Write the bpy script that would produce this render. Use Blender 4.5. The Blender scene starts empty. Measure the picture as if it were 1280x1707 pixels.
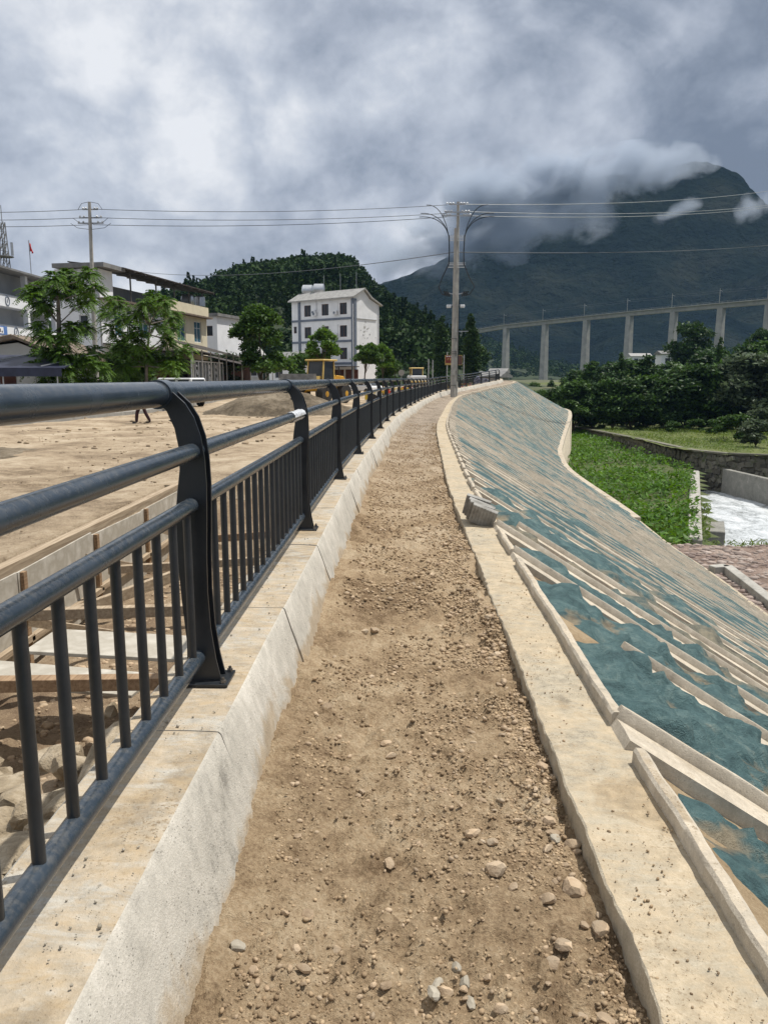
import bpy, bmesh, math, random
import numpy as np
from mathutils import Vector, Matrix
# ------------------------------------------------------------------ camera, sky, sun, exposure
sc = bpy.context.scene
col = sc.collection
R_ = math.radians
PITCH, YAW, EYE, FPX = R_(9.9), R_(1.34), 1.5, 1280.0
cam_d = bpy.data.cameras.new('camera'); cam = bpy.data.objects.new('camera', cam_d); col.objects.link(cam)
cam_d.sensor_fit = 'HORIZONTAL'; cam_d.sensor_width = 36; cam_d.lens = 36
cam_d.clip_start = 0.05; cam_d.clip_end = 30000
cam.location = (0, 0, EYE); cam.rotation_euler = (math.pi/2 - PITCH, 0, YAW)
sc.camera = cam
SUN_EL, SUN_AZ = R_(66), R_(72)          # azimuth clockwise from +Y (ahead): sun stands high on the right
sun_dir = Vector((math.cos(SUN_EL)*math.sin(SUN_AZ), math.cos(SUN_EL)*math.cos(SUN_AZ), math.sin(SUN_EL)))
sd = bpy.data.lights.new('sun', 'SUN'); so = bpy.data.objects.new('sun', sd); col.objects.link(so)
sd.energy = 4.9; sd.angle = R_(0.53); sd.color = (1.0, 0.955, 0.88)
so.rotation_euler = sun_dir.to_track_quat('Z', 'Y').to_euler()
vs = sc.view_settings
vs.view_transform = 'Standard'; vs.look = 'None'; vs.exposure = 0.0; vs.gamma = 1.0; vs.use_curve_mapping = False

def nd(nt, typ, **kw):
    n = nt.nodes.new(typ)
    for k, v in kw.items():
        if k.startswith('i_'):
            key = k[2:]
            key = int(key) if key.isdigit() else key.replace('_', ' ')
            n.inputs[key].default_value = v
        else: setattr(n, k, v)
    return n
def mth(nt, op, a, b=None, c=None, clamp=False):
    n = nt.nodes.new('ShaderNodeMath'); n.operation = op; n.use_clamp = clamp
    for i, x in enumerate((a, b, c)):
        if x is None: continue
        if hasattr(x, 'links'): nt.links.new(x, n.inputs[i])
        else: n.inputs[i].default_value = x
    return n.outputs[0]
def ramp(nt, fac, stops, interp='LINEAR'):
    r = nt.nodes.new('ShaderNodeValToRGB'); r.color_ramp.interpolation = interp
    el = r.color_ramp.elements
    while len(el) < len(stops): el.new(0.5)
    for e, (p, c) in zip(el, stops):
        e.position = p; e.color = (c, c, c, 1) if not hasattr(c, '__len__') else (*c[:3], 1)
    nt.links.new(fac, r.inputs[0]); return r.outputs[0]
def mixc(nt, fac, a, b, mode='MIX'):
    n = nt.nodes.new('ShaderNodeMix'); n.data_type = 'RGBA'; n.blend_type = mode
    for k, x in ((0, fac), (6, a), (7, b)):
        if hasattr(x, 'links'): nt.links.new(x, n.inputs[k])
        else: n.inputs[k].default_value = x if k == 0 else (*x[:3], 1)
    return n.outputs[2]

# ---- world: Nishita sky under a broken cloud deck (procedural, laid on the cloud-base plane)
world = bpy.data.worlds.new('World'); sc.world = world; world.use_nodes = True
wt = world.node_tree; wt.nodes.clear()
wo = nd(wt, 'ShaderNodeOutputWorld'); bg = nd(wt, 'ShaderNodeBackground'); bg.inputs['Strength'].default_value = 0.1
wt.links.new(bg.outputs[0], wo.inputs[0])
sky = nd(wt, 'ShaderNodeTexSky'); sky.sky_type = 'NISHITA'; sky.sun_disc = False
sky.sun_elevation = SUN_EL; sky.sun_rotation = SUN_AZ; sky.altitude = 1500
tc = nd(wt, 'ShaderNodeTexCoord'); sp = nd(wt, 'ShaderNodeSeparateXYZ'); wt.links.new(tc.outputs['Generated'], sp.inputs[0])
def wnoise(scale, detail, rough, off=(0, 0, 0), dist=0.0, st=(1, 1, 1.25)):
    mp = nd(wt, 'ShaderNodeMapping'); mp.inputs['Location'].default_value = off; mp.inputs['Scale'].default_value = st; wt.links.new(tc.outputs['Generated'], mp.inputs[0])
    n = nd(wt, 'ShaderNodeTexNoise'); n.inputs['Scale'].default_value = scale; n.inputs['Detail'].default_value = detail
    n.inputs['Roughness'].default_value = rough; n.inputs['Distortion'].default_value = dist
    wt.links.new(mp.outputs[0], n.inputs['Vector']); return n.outputs['Fac']
big = wnoise(3.1, 3, 0.5, (2.35, .6, .2), 0.2); med = wnoise(7.5, 10, 0.55, (4.2, 1.3, 0), 0.25); fin = wnoise(22, 8, 0.6, (1.7, 7.7, 0), 0.2)
bil = mth(wt, 'ABSOLUTE', mth(wt, 'SUBTRACT', wnoise(5.0, 9, 0.52, (7.1, 3.3, 1.2), 0.35), 0.5))          # billowed edges
f = mth(wt, 'ADD', mth(wt, 'MULTIPLY', big, 0.66), mth(wt, 'ADD', mth(wt, 'MULTIPLY', med, 0.32), mth(wt, 'MULTIPLY', fin, 0.17)))
f = mth(wt, 'ADD', f, mth(wt, 'MULTIPLY', bil, 0.62))
# the deck thins and brightens with height and a little to the left; it is densest low over the mountains
lft = mth(wt, 'MULTIPLY', sp.outputs[0], -0.15)
f2 = mth(wt, 'ADD', mth(wt, 'ADD', f, lft), mth(wt, 'MULTIPLY', mth(wt, 'MAXIMUM', sp.outputs[2], 0.0), 0.26))
f2 = mth(wt, 'ADD', mth(wt, 'MULTIPLY', mth(wt, 'SUBTRACT', f2, 0.675), 1.55), 0.595)
cl = ramp(wt, f2, [(0.34, (1.9, 2.3, 3.05)), (0.48, (2.8, 3.25, 4.1)), (0.59, (4.0, 4.45, 5.35)), (0.71, (5.5, 5.95, 6.8)), (0.88, (8.4, 8.6, 9.0))])
gap = ramp(wt, mth(wt, 'ADD', med, mth(wt, 'MULTIPLY', big, 0.35)), [(0.95, 1.0), (1.02, 0.0)])
skyc = mixc(wt, gap, sky.outputs[0], cl)
wt.links.new(skyc, bg.inputs['Color'])

# ------------------------------------------------------------------ numeric helpers
rng = np.random.default_rng(7); random.seed(7)
_cp, _sp, _cy, _sy = math.cos(PITCH), math.sin(PITCH), math.cos(YAW), math.sin(YAW)
RT = np.array([_cy, _sy, 0]); FW = np.array([-_sy*_cp, _cy*_cp, -_sp]); UP = np.cross(RT, FW); CC = np.array([0, 0, EYE])
def ray(x, y): return FW + (x-640)/FPX*RT + (853.5-y)/FPX*UP
def P(x, y, d): r = ray(x, y); return Vector(CC + r*d/r[1])          # the place seen at photo pixel x,y at distance Y=d
def G(x, y, z): r = ray(x, y); return Vector(CC + r*(z-EYE)/r[2])    # the same on the level z
def _h(ix, iy, iz, s):
    h = (ix.astype(np.int64)*374761393 + iy.astype(np.int64)*668265263 + iz.astype(np.int64)*2147483647 + s*974634977) & 0xffffffff
    h = ((h ^ (h >> 13))*1274126177) & 0xffffffff
    return ((h ^ (h >> 16)) & 0xffffff)/float(0xffffff)
def vn(x, y, z=0.0, s=0):
    x, y, z = np.broadcast_arrays(np.asarray(x, float), np.asarray(y, float), np.asarray(z, float))
    ix, iy, iz = np.floor(x), np.floor(y), np.floor(z); fx, fy, fz = x-ix, y-iy, z-iz
    fx, fy, fz = [t*t*(3-2*t) for t in (fx, fy, fz)]
    r = 0
    for a in (0, 1):
        for b in (0, 1):
            for c in (0, 1):
                w = (fx if a else 1-fx)*(fy if b else 1-fy)*(fz if c else 1-fz)
                r = r + w*_h(ix+a, iy+b, iz+c, s)
    return r
def fbm(x, y, z=0.0, o=4, s=0, g=0.5):
    r, a, t, f_ = 0, 1.0, 0, 1.0
    for i in range(o):
        r = r + a*(vn(np.asarray(x)*f_, np.asarray(y)*f_, np.asarray(z)*f_, s+i)-0.5); t += a; a *= g; f_ *= 2.03
    return r/t
def pchip(xs, ys):
    xs, ys = np.array(xs, float), np.array(ys, float); h = np.diff(xs); dl = np.diff(ys)/h
    m = np.zeros(len(xs)); m[0], m[-1] = dl[0], dl[-1]
    for i in range(1, len(xs)-1):
        m[i] = 0 if dl[i-1]*dl[i] <= 0 else (h[i-1]+h[i])/(h[i-1]/dl[i]+h[i]/dl[i-1])
    def f(x):
        x = np.asarray(x, float); i = np.clip(np.searchsorted(xs, x)-1, 0, len(xs)-2)
        t = np.clip((x-xs[i])/h[i], 0, 1)
        return ((1+2*t)*(1-t)**2*ys[i] + t*(1-t)**2*h[i]*m[i] + t*t*(3-2*t)*ys[i+1] + t*t*(t-1)*h[i]*m[i+1])
    return f
# ------------------------------------------------------------------ mesh helpers
def npmesh(name, V, F, smooth=False):
    me = bpy.data.meshes.new(name); V = np.asarray(V, np.float32); F = np.asarray(F, np.int32); k = F.shape[1]
    me.vertices.add(len(V)); me.vertices.foreach_set('co', V.ravel())
    me.loops.add(F.size); me.loops.foreach_set('vertex_index', F.ravel())
    me.polygons.add(len(F)); me.polygons.foreach_set('loop_start', np.arange(len(F), dtype=np.int32)*k)
    if smooth: me.polygons.foreach_set('use_smooth', np.ones(len(F), bool))
    me.update(calc_edges=True); return me
def put(name, me, m=None, parent=None, loc=None):
    o = bpy.data.objects.new(name, me); col.objects.link(o)
    if m is not None and me is not None and not me.materials: me.materials.append(m)
    if parent is not None: o.parent = parent
    if loc is not None: o.location = loc
    return o
def tag(o, label, cat, group=None, kind=None):
    if label: o['label'] = label
    if cat: o['category'] = cat
    if group: o['group'] = group
    if kind: o['kind'] = kind
    return o
def thing(name, label, cat, loc=(0, 0, 0), rz=0.0, group=None):
    o = bpy.data.objects.new(name, None); col.objects.link(o); o.location = loc; o.rotation_euler = (0, 0, rz)
    o.empty_display_size = 0.2
    return tag(o, label, cat, group)
def struct(name, me, m): o = put(name, me, m); o['kind'] = 'structure'; return o
def copy_tree(o, parent=None):
    c = o.copy(); col.objects.link(c); c.parent = parent
    for ch in list(o.children): copy_tree(ch, c)
    return c
class MB:
    def __init__(s): s.v = []; s.f = []
    def add(s, vs_, fs): n = len(s.v); s.v += [tuple(v) for v in vs_]; s.f += [tuple(i+n for i in f) for f in fs]; return s
    def box(s, c, sz, rot=None, taper=None):
        x, y, z = sz[0]/2, sz[1]/2, sz[2]/2; t = taper or 1
        vs_ = [Vector((a*x*(t if k > 0 else 1), b*y*(t if k > 0 else 1), k*z)) for k in (-1, 1) for b in (-1, 1) for a in (-1, 1)]
        if rot is not None: vs_ = [rot @ v for v in vs_]
        c = Vector(c)
        return s.add([v+c for v in vs_], [(0, 2, 3, 1), (4, 5, 7, 6), (0, 1, 5, 4), (2, 6, 7, 3), (0, 4, 6, 2), (1, 3, 7, 5)])
    def bar(s, a, b, w, h, roll=0):
        a, b = Vector(a), Vector(b); d = b-a; q = d.to_track_quat('Y', 'Z').to_matrix() @ Matrix.Rotation(roll, 3, 'Y')
        return s.box((a+b)/2, (w, d.length, h), q)
    def tube(s, pts, r, n=10, cap=True):
        pts = [Vector(p) for p in pts]; rs = r if hasattr(r, '__len__') else [r]*len(pts); rings = []
        up = Vector((0, 0, 1)); prev = None; vs_ = []
        for i, p in enumerate(pts):
            t = (pts[min(i+1, len(pts)-1)]-pts[max(i-1, 0)]).normalized()
            if prev is None: a = t.cross(Vector((0, 0, 1)) if abs(t.z) < .9 else Vector((1, 0, 0))).normalized()
            else: a = (prev - t*prev.dot(t)).normalized()
            prev = a; b = t.cross(a)
            vs_ += [p + (a*math.cos(k*2*math.pi/n) + b*math.sin(k*2*math.pi/n))*rs[i] for k in range(n)]
        fs = [(i*n+k, i*n+(k+1) % n, (i+1)*n+(k+1) % n, (i+1)*n+k) for i in range(len(pts)-1) for k in range(n)]
        if cap: fs += [tuple(range(n-1, -1, -1)), tuple((len(pts)-1)*n+k for k in range(n))]
        return s.add(vs_, fs)
    def prism(s, poly, axis_vec, o=(0, 0, 0), ex=(1, 0, 0), ez=(0, 0, 1)):
        o, ex, ez, av = Vector(o), Vector(ex), Vector(ez), Vector(axis_vec); n = len(poly)
        a = [o+ex*p[0]+ez*p[1] for p in poly]; b = [v+av for v in a]
        return s.add(a+b, [tuple(range(n-1, -1, -1)), tuple(range(n, 2*n))]+[(i, (i+1) % n, n+(i+1) % n, n+i) for i in range(n)])
    def lathe(s, prof, c=(0, 0, 0), n=16, rot=None):
        vs_ = []
        for r, z in prof:
            for k in range(n):
                v = Vector((r*math.cos(k*2*math.pi/n), r*math.sin(k*2*math.pi/n), z))
                vs_.append((rot @ v if rot is not None else v)+Vector(c))
        m = len(prof)
        return s.add(vs_, [(i*n+k, i*n+(k+1) % n, (i+1)*n+(k+1) % n, (i+1)*n+k) for i in range(m-1) for k in range(n)]+[tuple(range(n-1, -1, -1)), tuple((m-1)*n+k for k in range(n))])
    def quad(s, a, b, c, d): return s.add([a, b, c, d], [(0, 1, 2, 3)])
    def mesh(s, name, smooth=False, bevel=0, ang=40):
        me = bpy.data.meshes.new(name); me.from_pydata(s.v, [], s.f); me.update()
        bm = bmesh.new(); bm.from_mesh(me); bmesh.ops.recalc_face_normals(bm, faces=bm.faces)
        if bevel: bmesh.ops.bevel(bm, geom=[e for e in bm.edges if len(e.link_faces) == 2 and e.calc_face_angle(0) > .6], offset=bevel, segments=1, affect='EDGES')
        bm.to_mesh(me); bm.free()
        if smooth:
            me.polygons.foreach_set('use_smooth', np.ones(len(me.polygons), bool)); me.set_sharp_from_angle(angle=R_(ang))
        return me
    def build(s, name, m, parent=None, smooth=False, bevel=0, loc=None, ang=40): return put(name, s.mesh(name, smooth, bevel, ang), m, parent, loc)
def grid_faces(nr, nc):
    i = np.arange(nr-1)[:, None]*nc + np.arange(nc-1)[None, :]
    return np.stack([i, i+1, i+1+nc, i+nc], -1).reshape(-1, 4)
_ico = {}
def ico(sub):
    if sub not in _ico:
        bm = bmesh.new(); bmesh.ops.create_icosphere(bm, subdivisions=sub, radius=1.0)
        bm.verts.ensure_lookup_table(); _ico[sub] = (np.array([v.co[:] for v in bm.verts]), np.array([[v.index for v in f.verts] for f in bm.faces])); bm.free()
    return _ico[sub]
def rock_v(sub, seed, flat=.6, rough=.35, planes=5):
    V = ico(sub)[0].copy(); r = np.random.default_rng(seed)
    V *= (1 + rough*fbm(V[:, 0]*1.3+seed*3.1, V[:, 1]*1.3, V[:, 2]*1.3, 3, seed))[:, None]*1.0
    for _ in range(planes):                                           # chip flat facets off
        n = r.normal(size=3); n /= np.linalg.norm(n); d = r.uniform(.62, .85); e = V @ n - d; V -= np.where(e > 0, e, 0)[:, None]*n*.92
    V *= np.array([1, r.uniform(.6, .9), flat*r.uniform(.8, 1.1)]); return V
# ------------------------------------------------------------------ materials
def base_mat(name, rough=.8, metal=0., spec=.4):
    m = bpy.data.materials.new(name); m.use_nodes = True; nt = m.node_tree; b = nt.nodes['Principled BSDF']
    b.inputs['Roughness'].default_value = rough; b.inputs['Metallic'].default_value = metal; b.inputs['Specular IOR Level'].default_value = spec
    return m, nt, b
def posn(nt, obj=False):
    if obj: return nd(nt, 'ShaderNodeTexCoord').outputs['Object']
    return nd(nt, 'ShaderNodeNewGeometry').outputs['Position']
def noise(nt, vec, scale, detail=5, rough=.55, dist=0.):
    n = nd(nt, 'ShaderNodeTexNoise'); n.inputs['Scale'].default_value = scale; n.inputs['Detail'].default_value = detail
    n.inputs['Roughness'].default_value = rough; n.inputs['Distortion'].default_value = dist; nt.links.new(vec, n.inputs['Vector']); return n.outputs['Fac']
def bump(nt, b, h, strength=.3, dist=.02):
    n = nd(nt, 'ShaderNodeBump'); n.inputs['Strength'].default_value = strength; n.inputs['Distance'].default_value = dist
    nt.links.new(h, n.inputs['Height']); nt.links.new(n.outputs[0], b.inputs['Normal'])
def stretch(nt, vec, sx, sy, sz):
    m = nd(nt, 'ShaderNodeMapping'); m.inputs['Scale'].default_value = (sx, sy, sz); nt.links.new(vec, m.inputs[0]); return m.outputs[0]
def mat(name, c1, c2=None, scale=3., detail=6, rough=.8, bmp=0., bscale=40., bdist=.01, metal=0., spec=.4, c3=None, obj=False, island=0., lo=.35, hi=.65):
    m, nt, b = base_mat(name, rough, metal, spec); v = posn(nt, obj)
    c2 = c2 or tuple(x*.82 for x in c1)
    st = [(lo, c1), (hi, c2)] if c3 is None else [(lo-.05, c1), ((lo+hi)/2, c2), (hi+.05, c3)]
    c = ramp(nt, noise(nt, v, scale, detail), st)
    if island:
        g = nd(nt, 'ShaderNodeNewGeometry').outputs['Random Per Island']
        k = mth(nt, 'ADD', mth(nt, 'MULTIPLY', g, 2*island), 1-island); cc = nd(nt, 'ShaderNodeCombineColor')
        for i in range(3): nt.links.new(k, cc.inputs[i])
        c = mixc(nt, 1.0, c, cc.outputs[0], 'MULTIPLY')
    nt.links.new(c, b.inputs['Base Color'])
    if bmp: bump(nt, b, noise(nt, v, bscale, 5, .6), bmp, bdist)
    return m
def leaf_mat(name, ca, cb, scale=.5, trans=.35, vary=.45, spec=.16):
    m = bpy.data.materials.new(name); m.use_nodes = True; nt = m.node_tree; nt.nodes.clear()
    out = nd(nt, 'ShaderNodeOutputMaterial'); ge = nd(nt, 'ShaderNodeNewGeometry')
    c = ramp(nt, noise(nt, ge.outputs['Position'], scale, 4), [(.33, ca), (.68, cb)])
    k = mth(nt, 'ADD', mth(nt, 'MULTIPLY', ge.outputs['Random Per Island'], 2*vary), 1-vary); cc = nd(nt, 'ShaderNodeCombineColor')
    for i in range(3): nt.links.new(k, cc.inputs[i])
    c = mixc(nt, 1.0, c, cc.outputs[0], 'MULTIPLY')
    d = nd(nt, 'ShaderNodeBsdfPrincipled'); d.inputs['Roughness'].default_value = .5; d.inputs['Specular IOR Level'].default_value = spec
    t = nd(nt, 'ShaderNodeBsdfTranslucent'); mx = nd(nt, 'ShaderNodeMixShader'); mx.inputs[0].default_value = trans
    nt.links.new(c, d.inputs['Base Color'])
    hs = nd(nt, 'ShaderNodeHueSaturation'); hs.inputs['Hue'].default_value = .485; hs.inputs['Saturation'].default_value = 1.15; hs.inputs['Value'].default_value = 1.25
    nt.links.new(c, hs.inputs['Color']); nt.links.new(hs.outputs[0], t.inputs['Color'])
    nt.links.new(d.outputs[0], mx.inputs[1]); nt.links.new(t.outputs[0], mx.inputs[2]); nt.links.new(mx.outputs[0], out.inputs[0])
    return m
def concrete(name, ca, cb, dust=None, dust_amt=.5, pores=.5, streak=True, obj=False, scale=1.0):
    m, nt, b = base_mat(name, .9, 0, .2); v = posn(nt, obj)
    n1 = noise(nt, v, 2.2*scale, 9, .66, .5); n2 = noise(nt, v, 14*scale, 8, .7, .3); n3 = noise(nt, v, 150*scale, 3, .7)
    ns = noise(nt, stretch(nt, v, 3.5, 3.5, .7), 6*scale, 7, .7, .4)                    # run-down streaks
    k = mth(nt, 'ADD', mth(nt, 'ADD', mth(nt, 'MULTIPLY', n1, .42), mth(nt, 'MULTIPLY', ns, .22)), mth(nt, 'ADD', mth(nt, 'MULTIPLY', n2, .30), mth(nt, 'MULTIPLY', n3, .22)))
    c = ramp(nt, k, [(.44, tuple(x*.50 for x in ca)), (.53, tuple(x*.86 for x in ca)), (.60, ca), (.70, cb)])
    hole = None
    for sc_, lim, sd in ((26, .16, 4.), (75, .20, 9.)):                                 # air holes, big and small
        vo = nd(nt, 'ShaderNodeTexVoronoi'); vo.inputs['Scale'].default_value = sc_*scale; nt.links.new(v, vo.inputs['Vector'])
        h = mth(nt, 'MULTIPLY', ramp(nt, vo.outputs['Distance'], [(lim*.6, 1.), (lim, 0.)]), ramp(nt, noise(nt, v, sd*scale, 3), [(.50, 0.), (.58, 1.)]))
        hole = h if hole is None else mth(nt, 'MAXIMUM', hole, h)
    c = mixc(nt, mth(nt, 'MULTIPLY', hole, pores), c, (.10, .088, .07))
    if dust is not None:
        nz = nd(nt, 'ShaderNodeSeparateXYZ'); nt.links.new(nd(nt, 'ShaderNodeNewGeometry').outputs['Normal'], nz.inputs[0])
        up = ramp(nt, nz.outputs[2], [(.75, 0.), (.97, 1.)])
        ds = noise(nt, stretch(nt, v, 2.5, 9, 5), 2.2*scale, 8, .7, 1.0)
        d = ramp(nt, mth(nt, 'ADD', mth(nt, 'MULTIPLY', n1, .45), mth(nt, 'ADD', mth(nt, 'MULTIPLY', ds, .40), mth(nt, 'MULTIPLY', n2, .22))), [(.46, 0.), (.53, .6), (.63, 1.)])
        dc = ramp(nt, n2, [(.32, tuple(x*.60 for x in dust)), (.55, dust), (.75, tuple(x*1.15 for x in dust))])
        c = mixc(nt, mth(nt, 'MULTIPLY', mth(nt, 'MULTIPLY', up, d), dust_amt), c, dc)
        spk = mth(nt, 'MULTIPLY', ramp(nt, noise(nt, v, 85*scale, 4, .6), [(.56, 0.), (.62, 1.)]), ramp(nt, noise(nt, v, 3.1*scale, 6, .65, .6), [(.50, 0.), (.60, 1.)]))
        c = mixc(nt, mth(nt, 'MULTIPLY', mth(nt, 'MULTIPLY', up, spk), .75), c, (.20, .145, .085))
        gp_ = ramp(nt, noise(nt, v, 1.3*scale, 7, .7, .8), [(.54, 0.), (.62, 1.)]); c = mixc(nt, mth(nt, 'MULTIPLY', mth(nt, 'MULTIPLY', up, gp_), .55), c, ramp(nt, n2, [(.35, tuple(x*.45 for x in dust)), (.65, tuple(x*.85 for x in dust))]))
    if streak == 'splash':
        pz_ = nd(nt, 'ShaderNodeSeparateXYZ'); nt.links.new(posn(nt), pz_.inputs[0])
        lv = mth(nt, 'ADD', pz_.outputs[2], mth(nt, 'MULTIPLY', mth(nt, 'SUBTRACT', n1, .5), -.75)); c = mixc(nt, mth(nt, 'MULTIPLY', ramp(nt, lv, [(.06, 1.), (.13, 0.)]), .75), c, ramp(nt, n2, [(.35, (.27, .20, .12)), (.7, (.40, .31, .20))]))
    nt.links.new(c, b.inputs['Base Color'])
    hgt = mth(nt, 'ADD', mth(nt, 'ADD', mth(nt, 'MULTIPLY', n2, .6), mth(nt, 'MULTIPLY', n3, .5)), mth(nt, 'MULTIPLY', hole, -.9*pores))
    bump(nt, b, hgt, .6, .012); return m
def checker(name, cols, scale):
    m, nt, b = base_mat(name, .5); v = posn(nt, True)
    vo = nd(nt, 'ShaderNodeTexVoronoi'); vo.inputs['Scale'].default_value = scale; nt.links.new(v, vo.inputs['Vector'])
    s = nd(nt, 'ShaderNodeSeparateColor'); nt.links.new(vo.outputs['Color'], s.inputs[0])
    nt.links.new(ramp(nt, s.outputs[0], [(i/len(cols), c) for i, c in enumerate(cols)], 'CONSTANT'), b.inputs['Base Color']); return m
M = {}
M['curb'] = concrete('curb_concrete', (.50, .468, .405), (.64, .60, .53), dust=(.40, .30, .18), dust_amt=.85, pores=.5, streak='splash')
M['coping'] = concrete('coping_concrete', (.45, .395, .30), (.60, .54, .43), dust=(.42, .315, .19), dust_amt=.6, pores=.25)
M['rib'] = concrete('rib_concrete', (.50, .445, .36), (.66, .60, .50), dust=(.40, .30, .18), dust_amt=.35, pores=.3)
M['grey_conc'] = concrete('weathered_concrete', (.24, .235, .21), (.36, .345, .31), pores=.3, scale=.5)
M['pale_conc'] = concrete('pale_concrete', (.36, .345, .31), (.48, .46, .42), pores=.3, scale=.4)
M['slabgrey'] = mat('grey_paver', (.33, .32, .295), (.21, .20, .18), 12, 6, .9, .4, 80, .006)
M['pier'] = mat('pier_concrete', (.33, .325, .30), (.24, .24, .225), .25, 6, .9)
M['pole_conc'] = mat('pole_concrete', (.40, .38, .34), (.30, .285, .26), 3, 6, .9, .2, 60)
def dirt_mat(name, a, bcol, c3, sc_=1., bstr=.6, far=None):
    m, nt, b = base_mat(name, .95, 0, .15); v = posn(nt)
    n1 = noise(nt, v, 1.1*sc_, 6, .6, .5); n2 = noise(nt, v, 9*sc_, 6, .65); n3 = noise(nt, v, 70*sc_, 5, .7)
    k = mth(nt, 'ADD', mth(nt, 'MULTIPLY', n1, .45), mth(nt, 'ADD', mth(nt, 'MULTIPLY', n2, .3), mth(nt, 'MULTIPLY', n3, .3)))
    c = ramp(nt, k, [(.43, a), (.525, bcol), (.62, c3)])
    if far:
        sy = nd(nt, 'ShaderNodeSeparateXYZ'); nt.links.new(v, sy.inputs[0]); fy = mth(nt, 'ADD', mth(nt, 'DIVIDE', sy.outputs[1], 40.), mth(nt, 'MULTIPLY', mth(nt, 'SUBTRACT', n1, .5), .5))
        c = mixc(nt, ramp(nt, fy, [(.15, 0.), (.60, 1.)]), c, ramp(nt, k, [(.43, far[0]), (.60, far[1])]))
    nt.links.new(c, b.inputs['Base Color'])
    bump(nt, b, mth(nt, 'ADD', n3, mth(nt, 'MULTIPLY', n2, .8)), bstr, .02/sc_); return m
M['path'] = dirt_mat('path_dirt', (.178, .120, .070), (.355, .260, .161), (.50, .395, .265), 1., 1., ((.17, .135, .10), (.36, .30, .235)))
M['plaza'] = dirt_mat('road_dirt', (.20, .15, .10), (.385, .30, .205), (.52, .43, .315), .45, 1.)
M['soil'] = dirt_mat('slope_soil', (.21, .15, .09), (.31, .23, .14), (.41, .32, .21), 1., .8)
M['gravel_ground'] = dirt_mat('riverside_gravel', (.13, .095, .075), (.23, .17, .14), (.38, .31, .26), .6, .9)
M['trench'] = dirt_mat('trench_soil', (.17, .12, .08), (.27, .20, .13), (.38, .30, .21), 1., .8)
M['heap'] = dirt_mat('gravel_heap', (.075, .06, .042), (.155, .125, .088), (.27, .225, .165), .5, 1.)
M['stone'] = mat('path_stone', (.28, .20, .125), (.40, .30, .20), 14, 6, .9, .6, 90, .008, c3=(.41, .33, .235), island=.25)
M['grit'] = mat('path_grit', (.23, .16, .095), (.40, .30, .19), 9, 4, .95, .3, 120, .004, island=.32)
M['pale_stone'] = mat('pale_stone', (.40, .36, .29), (.25, .22, .17), 18, 6, .85, .4, 90, .006)
M['rubble'] = mat('rubble_stone', (.17, .135, .09), (.31, .25, .17), 7, 8, .95, 1., 40, .02, c3=(.47, .40, .30), obj=False)
def wood_mat(name, a, b_):
    m, nt, b = base_mat(name, .85, 0, .2); v = stretch(nt, posn(nt, True), 30, 1.6, 30)
    n = noise(nt, v, 1.2, 6, .6, .6); nt.links.new(ramp(nt, n, [(.32, a), (.66, b_)]), b.inputs['Base Color']); bump(nt, b, n, .3, .01); return m
M['wood'] = wood_mat('timber', (.24, .18, .12), (.43, .345, .245))
M['wood2'] = wood_mat('brown_timber', (.19, .12, .07), (.34, .235, .145))
M['ply'] = mat('formwork_board', (.46, .43, .37), (.34, .31, .255), 4, 7, .85, .15, 40, c3=(.52, .49, .43))
def paint(name, c, rough=.32, dust=.25):
    m, nt, b = base_mat(name, rough, 0., .55); v = posn(nt)
    n = noise(nt, v, 7, 6, .6); k = ramp(nt, noise(nt, v, 45, 5, .7), [(.45, 0.), (.75, 1.)])
    cc = ramp(nt, n, [(.35, c), (.7, tuple(x*1.35+.004 for x in c))])
    nz = nd(nt, 'ShaderNodeSeparateXYZ'); nt.links.new(nd(nt, 'ShaderNodeNewGeometry').outputs['Normal'], nz.inputs[0])
    up = ramp(nt, nz.outputs[2], [(.2, .15), (.95, 1.)])
    cc = mixc(nt, mth(nt, 'MULTIPLY', mth(nt, 'MULTIPLY', k, up), dust), cc, (.30, .27, .22))
    nt.links.new(cc, b.inputs['Base Color'])
    rr = ramp(nt, n, [(.3, rough*.8), (.7, rough*1.35)]); nt.links.new(rr, b.inputs['Roughness']); return m
M['rail'] = paint('charcoal_rail_paint', (.022, .032, .044), .23, .30)
M['post'] = paint('dark_post_paint', (.010, .013, .017), .36, .08)
M['baluster'] = paint('dark_baluster_paint', (.016, .020, .024), .36, .22)
M['film'] = mat('torn_plastic_film', (.72, .74, .76), (.45, .47, .5), 30, 5, .3, .6, 60, .006, spec=.6)
M['bolt'] = mat('dull_steel', (.22, .21, .20), (.12, .11, .10), 30, 4, .5, metal=.7)
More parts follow.
